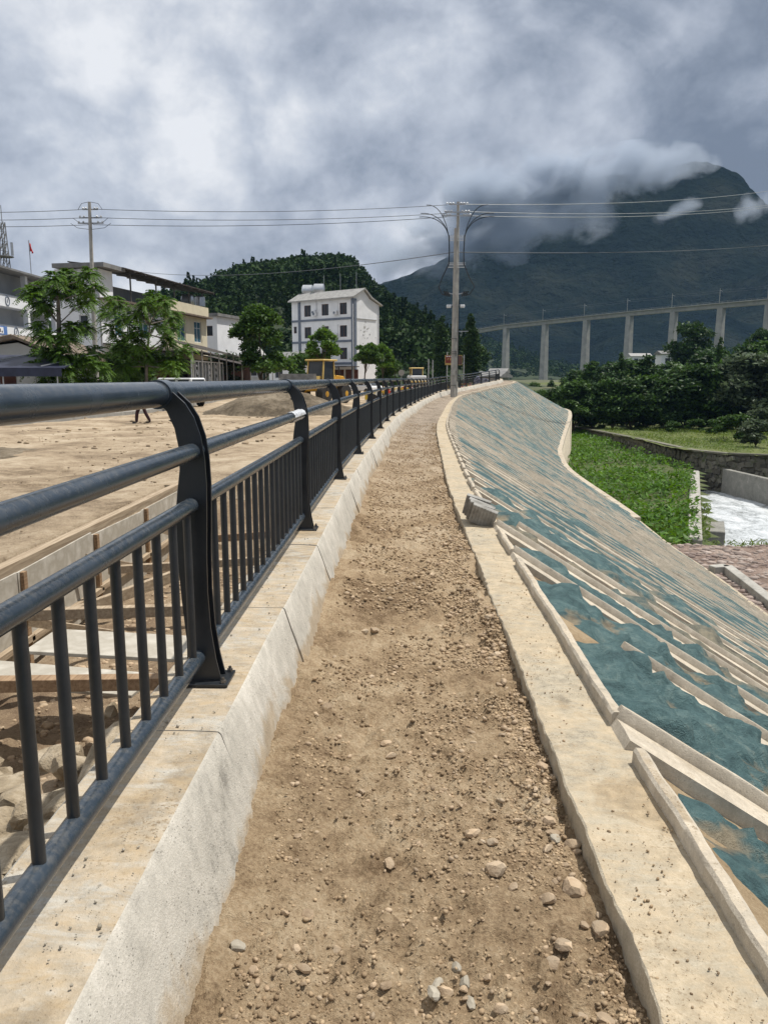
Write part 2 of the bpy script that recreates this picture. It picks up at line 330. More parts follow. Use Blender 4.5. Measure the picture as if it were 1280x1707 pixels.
def fabric_mat():
    m, nt, b = base_mat('teal_geotextile', .62, 0, .35); v = posn(nt)
    n1 = noise(nt, v, 1.1, 8, .66, .5); n2 = noise(nt, v, 7, 7, .7, .4); n3 = noise(nt, v, 160, 2); n4 = noise(nt, v, .35, 5, .6)
    c = ramp(nt, n2, [(.30, (.020, .050, .054)), (.50, (.055, .112, .115)), (.70, (.125, .192, .184))])
    at_ = nd(nt, 'ShaderNodeAttribute'); at_.attribute_name = 'dust'                                       # soil caught in the hollows of the sheet
    d = ramp(nt, mth(nt, 'ADD', mth(nt, 'MULTIPLY', at_.outputs['Fac'], .5), mth(nt, 'ADD', mth(nt, 'MULTIPLY', n2, .55), mth(nt, 'MULTIPLY', n4, .35))), [(.51, 0.), (.60, .55), (.78, 1.)])
    c = mixc(nt, mth(nt, 'MULTIPLY', d, .85), c, ramp(nt, n2, [(.35, (.15, .112, .066)), (.7, (.30, .245, .16))]))
    nt.links.new(c, b.inputs['Base Color']); bump(nt, b, mth(nt, 'ADD', n2, mth(nt, 'MULTIPLY', n3, .2)), 1., .05); return m
M['fabric'] = fabric_mat()
M['white'] = mat('white_wall_paint', (.80, .81, .82), (.70, .71, .72), .8, 7, .85)
M['greywall'] = mat('grey_soffit_wall', (.42, .42, .41), (.34, .34, .335), .6, 6, .9)
M['cream'] = mat('cream_wall_tile', (.66, .60, .44), (.58, .52, .38), 1.2, 6, .8)
M['slate'] = mat('grey_trim_paint', (.17, .20, .25), (.13, .155, .20), 2, 4, .8)
M['glass'] = mat('window_glass', (.022, .026, .030), (.045, .05, .055), .6, 2, .12, spec=.35)
M['blueglass'] = mat('blue_window_glass', (.03, .09, .14), (.06, .15, .20), .8, 2, .08, spec=.6)
M['frame'] = mat('white_window_frame', (.72, .73, .74), (.62, .63, .64), 3, 3, .5)
M['brownframe'] = mat('brown_window_frame', (.10, .045, .035), (.14, .07, .05), 3, 3, .6)
M['tile'] = mat('grey_roof_tile', (.15, .15, .15), (.23, .225, .215), 1.5, 6, .85, .4, 12, .04)
M['paletile'] = mat('pale_roof_tile', (.36, .355, .34), (.26, .255, .245), 1.8, 6, .85, .4, 12, .04)
M['oldtile'] = mat('brown_roof_tile', (.20, .155, .115), (.12, .095, .075), 2.5, 6, .9, .5, 14, .04)
M['rust'] = mat('dark_shed_sheet', (.055, .043, .036), (.035, .028, .025), 1, 5, .8)
M['redbrick'] = mat('reddish_board_wall', (.12, .045, .03), (.08, .03, .022), 2, 5, .8)
M['steel'] = mat('galvanised_steel', (.46, .47, .48), (.34, .35, .36), 4, 4, .42, metal=.6)
M['tank'] = mat('stainless_tank', (.62, .63, .64), (.50, .51, .52), 2, 4, .28, metal=.75)
M['insul'] = mat('white_insulator', (.75, .76, .77), (.62, .63, .64), 6, 3, .3)
M['cable'] = mat('black_cable', (.012, .014, .018), (.02, .022, .026), 5, 3, .5)
M['wire'] = mat('grey_wire', (.10, .11, .125), (.075, .085, .10), 5, 3, .5)
M['yellow'] = mat('machine_yellow_paint', (.60, .33, .03), (.46, .25, .03), 2, 6, .5)
M['cabyellow'] = mat('pale_yellow_paint', (.62, .44, .14), (.5, .36, .12), 2, 6, .5)
M['black'] = mat('black_rubber', (.02, .02, .02), (.035, .033, .03), 6, 4, .8)
M['bucket'] = mat('worn_bucket_steel', (.22, .21, .195), (.13, .125, .115), 3, 6, .55, metal=.3)
M['carwhite'] = mat('white_car_paint', (.74, .75, .76), (.70, .71, .72), 1, 2, .25, spec=.6)
M['blue'] = mat('banner_blue', (.08, .17, .42), (.10, .20, .46), 2, 3, .7)
M['bluetarp'] = mat('dark_blue_awning', (.012, .015, .035), (.025, .03, .06), 2, 4, .6)
M['ink'] = mat('ink_lettering', (.03, .03, .035), (.05, .05, .055), 6, 2, .8)
M['signred'] = mat('sign_brown_red', (.16, .025, .02), (.20, .035, .025), 4, 3, .5)
M['red'] = mat('flag_red', (.55, .03, .02), (.42, .02, .02), 3, 3, .7)
M['signyellow'] = mat('sign_yellow', (.5, .36, .12), (.42, .3, .1), 4, 3, .6)
M['skin'] = mat('skin', (.42, .26, .18), (.36, .22, .15), 8, 3, .6)
M['trouser'] = mat('maroon_trousers', (.045, .018, .022), (.03, .014, .018), 12, 4, .9)
M['shirt'] = mat('dark_shirt', (.04, .045, .055), (.03, .033, .04), 12, 4, .9)
M['hair'] = mat('black_hair', (.012, .011, .010), (.02, .018, .016), 20, 3, .6)
M['bark'] = mat('bark', (.11, .088, .065), (.065, .052, .04), 6, 6, .95, .6, 30, .02)
M['palebark'] = mat('pale_bark', (.20, .175, .145), (.12, .105, .09), 6, 6, .95, .5, 30, .02)
M['leafA'] = leaf_mat('ailanthus_leaf', (.055, .115, .018), (.10, .18, .03), .9, .35, .4)
M['leafB'] = leaf_mat('broad_leaf', (.040, .085, .018), (.075, .14, .028), .6, .3, .45)
M['leafBright'] = leaf_mat('bright_leaf', (.060, .125, .018), (.10, .18, .03), .6, .35, .4)
M['leafDark'] = leaf_mat('dark_leaf', (.024, .052, .015), (.044, .085, .022), .35, .22, .5)
M['leafMid'] = leaf_mat('bank_leaf', (.035, .075, .018), (.065, .12, .028), .3, .25, .5)
M['leafGrey'] = leaf_mat('silvery_leaf', (.05, .075, .04), (.10, .13, .075), .5, .3, .5)
M['forest'] = leaf_mat('hill_forest', (.012, .027, .010), (.034, .062, .016), .03, .12, .28, .04)
M['crop'] = leaf_mat('crop_leaf', (.06, .135, .02), (.105, .20, .035), .25, .35, .45)
M['grass'] = leaf_mat('grass_blade', (.065, .115, .018), (.13, .18, .035), .2, .35, .4)
M['turf'] = mat('turf_ground', (.075, .10, .025), (.12, .135, .04), .4, 6, .95, .5, 6, .1)
M['field'] = mat('field_soil', (.05, .075, .02), (.085, .095, .035), .5, 6, .95)
M['mountain'] = mat('forest_with_cloud_shade', (.006, .010, .010), (.011, .017, .014), .006, 10, .95, 1., .03, 60., c3=(.027, .031, .023), spec=.0)  # forest tones lowered: the cloud shadow over the mountain is put into the colour
M['hill'] = mat('hill_ground', (.018, .030, .013), (.032, .046, .018), .02, 8, .95)
M['ground'] = mat('valley_ground', (.06, .075, .03), (.10, .10, .05), .05, 8, .95)
M['pave'] = mat('grey_pavement', (.34, .32, .28), (.26, .24, .21), .6, 7, .92, .2, 8, .03)
# ------------------------------------------------------------------ the line of the path (right edge of the dirt)
XR = pchip([-8, 0, 9, 15.3, 22.3, 34, 46, 58, 72, 85, 95, 107, 125], [.6, .6, .62, .77, 1.0, 1.8, 2.75, 4.05, 7.5, 11.9, 13.3, 13.9, 14.2])
ZR = pchip([-8, 50, 60, 72, 85, 100, 125], [0, 0, .12, .42, .95, 1.1, 1.1])
def at(Y, o, dz=0.):
    Y = np.asarray(Y, float); dx = (XR(Y+.05)-XR(Y-.05))/.1; L = np.sqrt(1+dx*dx)
    return np.stack(np.broadcast_arrays(XR(Y)+o/L, Y-o*dx/L, ZR(Y)+dz), -1)
_ys = np.linspace(-6, 122, 6000); _pp = at(_ys, -1.36); _al = np.concatenate([[0], np.cumsum(np.linalg.norm(np.diff(_pp, axis=0), axis=1))])
def y_at_len(s): return np.interp(s, _al, _ys)
def len_at_y(y): return np.interp(y, _ys, _al)
FX = pchip([-14, 20, 32.5, 41, 54, 63, 73, 85, 95, 122], [11.7, 11.75, 12.35, 12.3, 12.0, 12.9, 15.1, 18.3, 20.0, 21.0])
FZ = pchip([-14, 33, 41, 54, 73, 85, 95, 122], [-6.2, -6.2, -5.8, -5.2, -4.3, -2.6, -2.4, -2.4])
KK = pchip([-8, 1, 3, 6.5, 20, 60, 122], [1.2, 1.4, 2.0, 4.6, 5.6, 3.6, 3.0])
def slope(Y, t, n=0.):
    Y, t, n = np.broadcast_arrays(np.asarray(Y, float), np.asarray(t, float), np.asarray(n, float))
    T = at(Y, .34, .045); yf = Y-KK(Y); Fp = np.stack([FX(yf), yf, FZ(yf)], -1); D = Fp-T
    tg = at(Y+.1, .34)-at(Y-.1, .34); N = np.cross(D, tg); N /= np.linalg.norm(N, axis=-1, keepdims=True)
    return T + D*t[..., None] + N*n[..., None]
# ---- dirt path: displaced sheet, finest near the viewer
ys = [.45]
while ys[-1] < 120: ys.append(ys[-1]+max(.0135, .0042*ys[-1]))
ys = np.array(ys); os_ = np.linspace(-1.26, .10, 92); YY, OO = np.meshgrid(ys, os_, indexing='ij')
def path_h(X, Y, o):
    z = .055*fbm(X*1.7, Y*1.2, 0, 3, 3) + .032*fbm(X*7, Y*7, 0, 3, 11)
    r = fbm(X*19, Y*19, 0, 4, 21, .62); z = z + .085*np.maximum(r, -.10)*np.clip(.55+2.5*fbm(X*2.3, Y*2.3, 0, 2, 29), .25, 1.4) + .036*np.maximum(fbm(X*45, Y*45, 0, 2, 31), -.06)
    pile = np.clip((-.80-o)/.35, 0, 1); z = z + pile*(.035+.16*np.maximum(fbm(Y*1.3, o*2, 0, 3, 41)+.12, 0))
    edge = np.clip((o+.14)/.14, 0, 1); z = z - edge*(.03+.10*fbm(Y*1.1, 3., 0, 3, 51)) + edge*.02
    return z
Pp = at(YY, OO); Pp[..., 2] += path_h(Pp[..., 0], Pp[..., 1], OO)
pm = npmesh('dirt_path', Pp.reshape(-1, 3), grid_faces(*YY.shape), True)
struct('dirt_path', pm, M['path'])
# ---- concrete curb beside the railing, poured in short bays
curb = thing('concrete_curb', 'long pale concrete curb wall with sloping face under the black railing', 'curb wall')
prof = np.array([(-1.54, -1.5), (-1.54, -.5), (-1.54, .2), (-1.54, .335), (-1.525, .35), (-1.46, .351), (-1.38, .353), (-1.30, .352), (-1.235, .351), (-1.206, .350), (-1.197, .342), (-1.16, .24), (-1.13, .155), (-1.10, .07), (-1.07, -.03), (-1.045, -.12)])
s0, s_end, k = len_at_y(-.6), len_at_y(118), 0
while s0 < s_end:
    L = 1.5 + random.uniform(-.12, .12); ya, yb = y_at_len(s0), y_at_len(s0+L-.006)
    n = int(np.clip(26 - ya*.5, 5, 26)); yy = np.linspace(ya, yb, n); jo, jz, jt = random.uniform(-.006, .006), random.uniform(-.004, .004), random.uniform(-.022, .022)
    Yg, Og = np.meshgrid(yy, prof[:, 0], indexing='ij'); Zg = np.broadcast_to(prof[:, 1], Yg.shape).copy()
    face = np.clip((Og+1.20)/.16, 0, 1); wob = .016*fbm(Yg*3, Zg*5, 0, 3, 61)+.010*fbm(Yg*16, Zg*16, 1., 3, 71)
    Q = at(Yg, Og+jo+jt*face+wob*(.3+face)); Q[..., 2] += Zg + jz + .010*fbm(Yg*4, Og*8, 2., 3, 81)*(Zg > .3)
    nc = len(prof); V = Q.reshape(-1, 3); Fq = grid_faces(n, nc)
    V = np.vstack([V, Q[0].mean(0)[None], Q[-1].mean(0)[None]]); c0, c1 = n*nc, n*nc+1
    caps = [(c0, i+1, i, i) for i in range(nc-1)] + [(c1, (n-1)*nc+i, (n-1)*nc+i+1, (n-1)*nc+i+1) for i in range(nc-1)]
    me = bpy.data.meshes.new('curb_segment'); me.from_pydata(V.tolist(), [], [tuple(x) for x in Fq[:, ::-1].tolist()]+[c[:3] for c in caps]); me.update()
    me.polygons.foreach_set('use_smooth', np.ones(len(me.polygons), bool)); me.set_sharp_from_angle(angle=R_(35))
    put('curb_segment', me, M['curb'], curb); s0 += L; k += 1
# ---- railing
rail = thing('steel_railing', 'long black steel pedestrian railing with curved posts on the concrete curb', 'railing')
CT = .352                                                             # curb top above the path
LEFT = [(0, -.815), (.16, -.81), (.32, -.822), (.50, -.832), (.64, -.832), (.74, -.820), (.82, -.808), (.90, -.808), (.97, -.820), (1.03, -.845), (1.075, -.885), (1.09, -.925)]
RIGHT = [(0, -.682), (.10, -.703), (.22, -.718), (.36, -.724), (.50, -.722), (.64, -.716), (.76, -.712), (.86, -.715), (.94, -.726), (1.01, -.748), (1.06, -.778), (1.10, -.82)]
CXO = -.76                                                            # lateral centre of a post
pts = [(x-CXO, z) for z, x in LEFT] + [(x-CXO, z) for z, x in reversed(RIGHT)]
def post_meshes():
    d = {}
    m = MB()
    for s in (-1, 1): m.prism(pts, (0, .010, 0), (0, s*.034-.005, 0))
    d['plates'] = m.mesh('post', bevel=.0012)
    m = MB(); m.prism([(x*.55, .06+z*.86) for x, z in pts], (0, .012, 0), (0, -.006, 0)); d['web'] = m.mesh('web')
    m = MB(); m.box((.005, 0, .006), (.20, .15, .012)); d['base'] = m.mesh('base_plate', bevel=.002)
    d['bolt'] = MB().lathe([(.011, .012), (.011, .024), (.006, .024), (.006, .034)], (0, 0, 0), 6).mesh('anchor_bolt')
    m = MB(); m.tube([(TOPX-CXO, -.045, TOPZ), (TOPX-CXO, .045, TOPZ)], .052, 28); d['collar'] = m.mesh('rail_collar', True)
    return d
TOPX, TOPZ = -.874, 1.090
pmn = post_meshes()
sp0 = len_at_y(2.79); SPAN = 3.0
post_s = [sp0+SPAN*i for i in range(-1, 29)]
def frame_at(s):
    y = float(y_at_len(s)); p = at(y, -1.36); q = at(y+.1, -1.36); d = q-p
    return Vector(p)+Vector((0, 0, CT)), -math.atan2(d[0], d[1])
frames = [frame_at(s) for s in post_s]
for p, rz in frames:
    o = put('post', pmn['plates'], M['post'], rail); o.location = p; o.rotation_euler.z = rz
    put('web', pmn['web'], M['post'], o); put('base_plate', pmn['base'], M['post'], o); [put('anchor_bolt', pmn['bolt'], M['bolt'], o, (sx*.082+.005, sy*.058, 0)) for sx in (-1, 1) for sy in (-1, 1)]; put('rail_collar', pmn['collar'], M['rail'], o)
RAILS = [('top_rail', TOPX, TOPZ, .045, 'rail'), ('middle_rail', -.760, .885, .031, 'rail'), ('lower_rail', -.770, .690, .028, 'rail'), ('bottom_rail', -.770, .105, .029, 'rail')]
bal_mesh = MB().tube([(0, 0, .105), (0, 0, .690)], .0148, 12, False).mesh('baluster', True)
nb = 0; rest = MB(); NB = 17
for i in range(len(frames)-1):
    (pa, ra), (pb, rb) = frames[i], frames[i+1]
    ea, eb = Vector((math.cos(ra), math.sin(ra), 0)), Vector((math.cos(rb), math.sin(rb), 0))
    for nm, x, z, r, mk in RAILS:
        a = pa+ea*(x-CXO)+Vector((0, 0, z)); b = pb+eb*(x-CXO)+Vector((0, 0, z)); seg = 24 if i < 4 else 12
        if nm != 'top_rail': d = (b-a).normalized(); a = a+d*.0; b = b-d*.0
        else: d = (b-a).normalized(); a = a-d*.001; b = b+d*.001
        MB().tube([a, b], r, seg, False).build(nm, M[mk], rail, True)
    for kx in range(NB):
        t = (kx+.62)/(NB+.24); q = pa.lerp(pb, t)+ea.lerp(eb, t)*(-.770-CXO)
        if nb < 300:
            o = put('baluster', bal_mesh, M['baluster'], rail); o.location = q; nb += 1
        else: rest.tube([q+Vector((0, 0, .105)), q+Vector((0, 0, .690))], .0148, 6, False)
ro = rest.build('far_balusters', M['baluster'], rail, True); ro['kind'] = 'stuff'
# torn packing film left on the middle rail at the second post
(pa, ra), (pb, rb) = frames[1], frames[2]
fa = pa.lerp(pb, .80)+Vector((0, 0, .885)); fb_ = pa.lerp(pb, .985)+Vector((0, 0, .885)); n, c = 40, 28
V = []
for i in range(n):
    for j in range(c):
        a = j*2*math.pi/(c-1)*.93; r = .033+.010*abs(float(fbm(i*.45, j*.5, 0, 3, 5)))*2
        e = .05*float(fbm(j*.35, 3.3, 0, 3, 9)) if i == 0 else 0
        q = fa.lerp(fb_, min(max(i/(n-1)+e, 0), 1)); V.append((q.x+r*math.cos(a), q.y, q.z+r*math.sin(a)))
fo = put('plastic_film', npmesh('plastic_film', V, grid_faces(n, c), False), M['film'])
tag(fo, 'torn clear plastic wrapping left on the middle rail by the second post', 'plastic film')
# ---- slope protection: coping slab, L-shaped lips, ribs running down the bank
frame = thing('slope_frame', 'pale concrete coping and ribs gridding the teal covered embankment slope', 'slope frame')
def coping(ya, yb):
    n = int(max(8, min(220, (yb-ya)/max(.03, .006*ya)))); yy = np.linspace(ya, yb, n)
    pr = np.array([(.0, -.12), (.0, -.02), (.0, .050), (.005, .056), (.07, .056), (.14, .055), (.21, .052), (.28, .050), (.345, .046), (.352, -.05)])
    Yg, Og = np.meshgrid(yy, pr[:, 0], indexing='ij'); Zg = np.broadcast_to(pr[:, 1], Yg.shape)
    ed = np.clip((.05-Og)/.05, 0, 1); Q = at(Yg, Og+ed*(.022*fbm(Yg*1.6, 7., 0, 4, 13)+.026*fbm(Yg*15, Zg*15, 0, 4, 15, .65)))
    Q[..., 2] += Zg+.014*fbm(Yg*3.5, Og*6, 0, 4, 17)+.006*fbm(Yg*22, Og*22, 0, 2, 18)
    me = npmesh('coping_slab', Q.reshape(-1, 3), grid_faces(*Yg.shape)[:, ::-1], True); me.set_sharp_from_angle(angle=R_(32)); put('coping_slab', me, M['coping'], frame)
cuts = [.3, 6.3, 14, 24, 38, 56, 76, 100, 120]
for a, b in zip(cuts[:-1], cuts[1:]): coping(a, b-.004)
ribY = [.75, 3.05, 6.2, 7.4, 9.9, 11.1]
while ribY[-1] < 116: ribY.append(ribY[-1]+.92+random.uniform(-.10, .10))
def sweep_slope(name, yc, t0, t1, prof, n, seed, parent, m, aw=.012):
    # prof: list of (along-path offset, height) cross-section points
    ts = np.linspace(t0, t1, n); V = []
    for a, h in prof:
        jit = aw*fbm(ts*60, a*9+seed, 0, 3, seed); hj = (.012 if h > .03 else .006)*fbm(ts*90, a*7+seed, 3., 3, seed+5)
        V.append(slope(yc+a+jit, ts, h+hj))
    V = np.stack(V, 1); k_ = len(prof); me = bpy.data.meshes.new(name)
    fs = grid_faces(n, k_).tolist()
    me.from_pydata(V.reshape(-1, 3).tolist(), [], [tuple(f_) for f_ in fs]+[tuple(range(k_)), tuple((n-1)*k_+i for i in range(k_-1, -1, -1))]); me.update()
    me.polygons.foreach_set('use_smooth', np.ones(len(me.polygons), bool)); me.set_sharp_from_angle(angle=R_(35))
    return put(name, me, m, parent)
def rib(yc, t0, seed, near):
    if near: sec = [(-.20, -.10), (-.20, .018), (-.10, .022), (0., .020), (.004, .066), (.010, .074), (.036, .073), (.044, .064), (.048, -.08)]
    else: sec = [(-.10, -.10), (-.10, .030), (-.05, .036), (0., .036), (.003, .066), (.008, .072), (.030, .072), (.036, .064), (.040, -.08)]
    sweep_slope('rib', yc, t0, .995, sec, 70 if near else 26, seed, frame, M['rib'], .012 if near else .03)
for i, y in enumerate(ribY): rib(y, -.004 if i < 5 else random.uniform(-.004, .004), 100+i, y < 9)
rib(4.78, .040, 400, True); rib(8.6, .03, 401, True)
def lip(ya, yb, seed):
    n = int(max(5, (yb-ya)/max(.035, .01*ya))); yy = np.linspace(ya, yb, n)
    pr = np.array([(.285, .03), (.288, .098), (.298, .110), (.325, .109), (.338, .098), (.342, -.02)]); Yg, Og = np.meshgrid(yy, pr[:, 0], indexing='ij'); Zg = np.broadcast_to(pr[:, 1], Yg.shape)
    Q = at(Yg, Og+.016*fbm(Yg*3, 5., 0, 3, seed)+.008*fbm(Yg*17, Og*30, 0, 3, seed+2)); Q[..., 2] += Zg+.012*fbm(Yg*9, Og*20, 0, 3, seed+1)*(Zg > .05)
    k_ = 6; me = bpy.data.meshes.new('coping_lip'); me.from_pydata(Q.reshape(-1, 3).tolist(), [], [tuple(f_[::-1]) for f_ in grid_faces(n, k_).tolist()]+[tuple(range(k_)), tuple((n-1)*k_+i for i in range(k_-1, -1, -1))]); me.update()
    me.polygons.foreach_set('use_smooth', np.ones(len(me.polygons), bool)); me.set_sharp_from_angle(angle=R_(35))
    put('coping_lip', me, M['rib'], frame)
for i in range(len(ribY)-1):
    lip(ribY[i]+.02, ribY[i+1]-(.30 if ribY[i] < 9 else .20), 500+i)
# soil under the cover
yy = np.concatenate([np.arange(-1.5, 16, .16), np.arange(16, 119, .55)]); tt = np.linspace(.004, 1.0, 70); Yg, Tg = np.meshgrid(yy, tt, indexing='ij')
struct('embankment', npmesh('embankment', slope(Yg, Tg, -.035+.05*fbm(Yg*2.5, Tg*26, 0, 4, 23)).reshape(-1, 3), grid_faces(*Yg.shape), True), M['soil'])
# fabric strips between the ribs: wrinkled sheets with torn holes over the soil
cover = thing('geotextile_cover', 'dusty teal green geotextile cover laid in strips between the slope ribs', 'slope cover')
edges = sorted(ribY+[4.78, 8.6])
for i in range(len(edges)-1):
    ya, yb = edges[i]+.035, edges[i+1]-(.19 if edges[i+1] < 9 else .10)
    if yb-ya < .15: continue
    na = int(np.clip((yb-ya)/max(.024, .009*ya), 6, 90)); L = 12.; nt_ = int(np.clip(L/max(.03, .011*ya), 44, 300)) if ya < 30 else 46
    Yg, Tg = np.meshgrid(np.linspace(ya, yb, na), np.linspace(.001, .992, nt_), indexing='ij'); E = np.minimum((Yg-ya), (yb-Yg))/(yb-ya)
    q = slope(Yg, Tg); X, Y, Z = q[..., 0], q[..., 1], q[..., 2]
    wx = X+.35*fbm(X*1.6, Y*1.6, 0, 3, 201); wy = Y+.35*fbm(X*1.6, Y*1.6, 9., 3, 203)
    r1 = 1-np.abs(fbm(wx*3.0, wy*2.0, Z, 3, 205))*8; r2 = 1-np.abs(fbm(wx*8+3, wy*6, 2., 3, 207))*7
    # soil bags under the sheet: rounded lumps with pinched creases, then crumples
    b1 = np.abs(fbm(wx*2.3, wy*1.7, 0., 2, 223)); b2 = np.abs(fbm(wx*6.5, wy*5.0, 3., 3, 225)); lump = .34*b1+.26*b2+.09*np.abs(fbm(X*13, Y*13, 1., 2, 227))
    tk = np.clip(E*7, 0, 1)*np.clip((Tg-.002)/.018, 0, 1); hgt = (lump*1.0-.040+.05*np.maximum(fbm(X*1.15, Y*1.3, 4., 3, 209), -.06))*tk-.065*(1-tk)
    hole = fbm(X*.9, Y*.9, 6., 4, 213)+.25*fbm(X*5, Y*5, 2., 3, 215); hs = np.clip((hole-.01+.22*np.clip((3.2-Yg)/1.2, 0, 1))/.18, 0, 1); hgt = hgt*(1-hs)-.065*hs      # the sheet runs under spilled soil
    fr_ = np.clip((Yg-8)/5, 0, 1)*tk; hgt = hgt*(1-fr_)+fr_*((.052+.35*(lump-.055)+.09*fbm(X*.35, Y*.22, 8., 3, 231))*(1-hs)+.015*hs)
    dust = np.clip((.062-lump)/.035, 0, 1)*.9+np.clip((hole+.10)/.16, 0, 1)*.55
    dust = dust*(1-.7*np.clip((Yg-8)/6, 0, 1))
    V = slope(Yg, Tg, hgt); Fq = grid_faces(*Yg.shape)
    me = npmesh('fabric_strip', V.reshape(-1, 3), Fq, True); at_ = me.attributes.new('dust', 'FLOAT', 'POINT'); at_.data.foreach_set('value', dust.ravel().astype(np.float32)); put('fabric_strip', me, M['fabric'], cover)
# ---- stones and grit on the path
def scatter_stones(n, ylo, yhi, olo, ohi):
    y = ylo*(yhi/ylo)**rng.random(n); return y, rng.uniform(olo, ohi, n)
rocks = []
for i in range(12):
    me = npmesh('loose_stone', rock_v(2, 900+i, .55, .55, 9), ico(2)[1], True); me.set_sharp_from_angle(angle=R_(18)); me.materials.append(M['stone']); rocks.append(me)
def stone_at(x, y, o, r, m=None, name='loose_stone', sink=.25):
    c = at(y, o); z = c[2]+float(path_h(np.array(c[0]), np.array(c[1]), np.array(o)))
    ob = bpy.data.objects.new(name, rocks[x % len(rocks)]); col.objects.link(ob)
    ob.location = (c[0], c[1], z+r*(.5-sink)); ob.rotation_euler = (random.uniform(-.3, .3), random.uniform(-.3, .3), random.uniform(0, 6.28)); ob.scale = (r, r, r)
    if m is not None: ob.material_slots[0].link = 'OBJECT'; ob.material_slots[0].material = m
    return ob
ny, no = scatter_stones(210, 1.6, 11, -1.0, -.03)
for i in range(210):
    r = float(np.clip(rng.lognormal(-4.15, .38), .010, .042))
    if rng.random() < .35: no[i] = -.02-abs(rng.normal(0, .10))
    tag(stone_at(i, ny[i], no[i], r), 'small brown stone lying loose on the dirt path', 'stone', 'loose stones on the dirt path')
big = [(645, 1243, .036, 'flat tan stone in the middle of the path', 0), (955, 1478, .042, 'rounded tan stone beside the coping edge, largest of its cluster', 0), (912, 1502, .030, 'angular tan stone just left of the rounded boulder by the coping', 0),
       (397, 1600, .026, 'pale grey stone lying near the foot of the curb', 1), (820, 1412, .024, 'dark grey stone on the right half of the path', 0), (730, 1640, .024, 'pale stone of the white cluster at the bottom of the path, uppermost', 1),
       (722, 1672, .026, 'white grey stone of the pale cluster, at its lower left', 1), (775, 1645, .026, 'white chipped stone of the pale cluster, at its right', 1), (742, 1655, .022, 'small tan stone in the middle of the pale cluster', 0), (785, 1672, .022, 'small pale stone at the lower right of the pale cluster', 1),
       (760, 1620, .022, 'pale grey stone set apart above the cluster of white stones', 1), (512, 1533, .024, 'tan pebble on the left half of the path near the curb', 0), (905, 1275, .036, 'brown stone wedged against the coping edge', 0), (830, 1090, .030, 'dark brown stone against the coping slab edge', 0),
       (925, 1395, .024, 'blue grey stone near the coping edge', 1), (1000, 1545, .034, 'flat tan stone tucked under the coping edge', 0), (920, 1610, .026, 'grey brown stone upright on the right of the path', 0)]
for i, (px, py, r, lab, pale) in enumerate(big):
    g = G(px, py, .0); o_ = float(g.x-XR(g.y)); tag(stone_at(i+3, float(g.y), min(o_, -.03), r, M['pale_stone'] if pale else None), lab, 'stone')
def pebble_mesh(name, n, ylo, yhi, rmin, rmax, sub, m, orange=(-1.02, .02), bias=.3):
    y, o = scatter_stones(n, ylo, yhi, *orange); e = rng.random(n) < bias; o[e] = -.01-np.abs(rng.normal(0, .12, e.sum()))
    cl_ = fbm(o*4, y*3, 0, 3, 77); keep = cl_+.12 > rng.random(n)*.3-.1; y, o = y[keep], o[keep]; n = len(y)
    base = [rock_v(sub, 950+i, .65, .3, 4) for i in range(6)]; F0 = ico(sub)[1]; c = at(y, o); c[:, 2] += path_h(c[:, 0], c[:, 1], o)
    r = rmin*(rmax/rmin)**(rng.random(n)**2.1)*np.clip(y/3, .8, 1.5); a = rng.uniform(0, 6.28, n); VV = []
    for i in range(n):
        b = base[i % 6]; ca, sa = math.cos(a[i]), math.sin(a[i]); VV.append(np.stack([b[:, 0]*ca-b[:, 1]*sa, b[:, 0]*sa+b[:, 1]*ca, b[:, 2]], 1)*r[i]+c[i]+np.array([0, 0, r[i]*.15]))
    nv = len(base[0]); F = (F0[None]+(np.arange(n)*nv)[:, None, None]).reshape(-1, 3)
    o_ = put(name, npmesh(name, np.concatenate(VV), F, False), m); return tag(o_, None, None, None, 'stuff')
tag(pebble_mesh('grit', 60000, 1.3, 26, .0028, .013, 1, M['grit']), 'fine brown grit and clods strewn over the dirt path', 'grit')
tag(pebble_mesh('pebbles', 2400, 1.4, 20, .007, .019, 1, M['stone'], (-1.0, .0), .35), 'small brown pebbles strewn over the dirt path', 'pebbles')
# grit fallen onto the coping and the curb top
def crumbs(name, lab, n, ylo, yhi, olo, ohi, z, m, seed):
    r_ = np.random.default_rng(seed); y = ylo*(yhi/ylo)**r_.random(n); o = r_.uniform(olo, ohi, n); k_ = fbm(o*6, y*2.5, 0, 3, seed) > r_.uniform(-.15, .2, n); y, o = y[k_], o[k_]; n = len(y)
    b = rock_v(1, 970, .7, .3, 4); F0 = ico(1)[1]; c = at(y, o, z); r = .0016*(5**(r_.random(n)**3)); a = r_.uniform(0, 6.28, n)
    ca, sa = np.cos(a)[:, None], np.sin(a)[:, None]; V = np.stack([b[None, :, 0]*ca-b[None, :, 1]*sa, b[None, :, 0]*sa+b[None, :, 1]*ca, np.broadcast_to(b[None, :, 2], (n, len(b)))], -1)*r[:, None, None]+c[:, None]
    o_ = put(name, npmesh(name, V.reshape(-1, 3), (F0[None]+(np.arange(n)*len(b))[:, None, None]).reshape(-1, 3)), m); tag(o_, lab, 'crumbs', None, 'stuff')
crumbs('soil_crumbs', 'soil crumbs scattered on the concrete coping slab', 1500, 1.5, 9, .01, .30, .058, M['grit'], 5)
crumbs('soil_crumbs', 'grey crumbs scattered on the curb top under the railing', 900, 1.0, 8, -1.5, -1.22, .355, M['pale_stone'], 6)
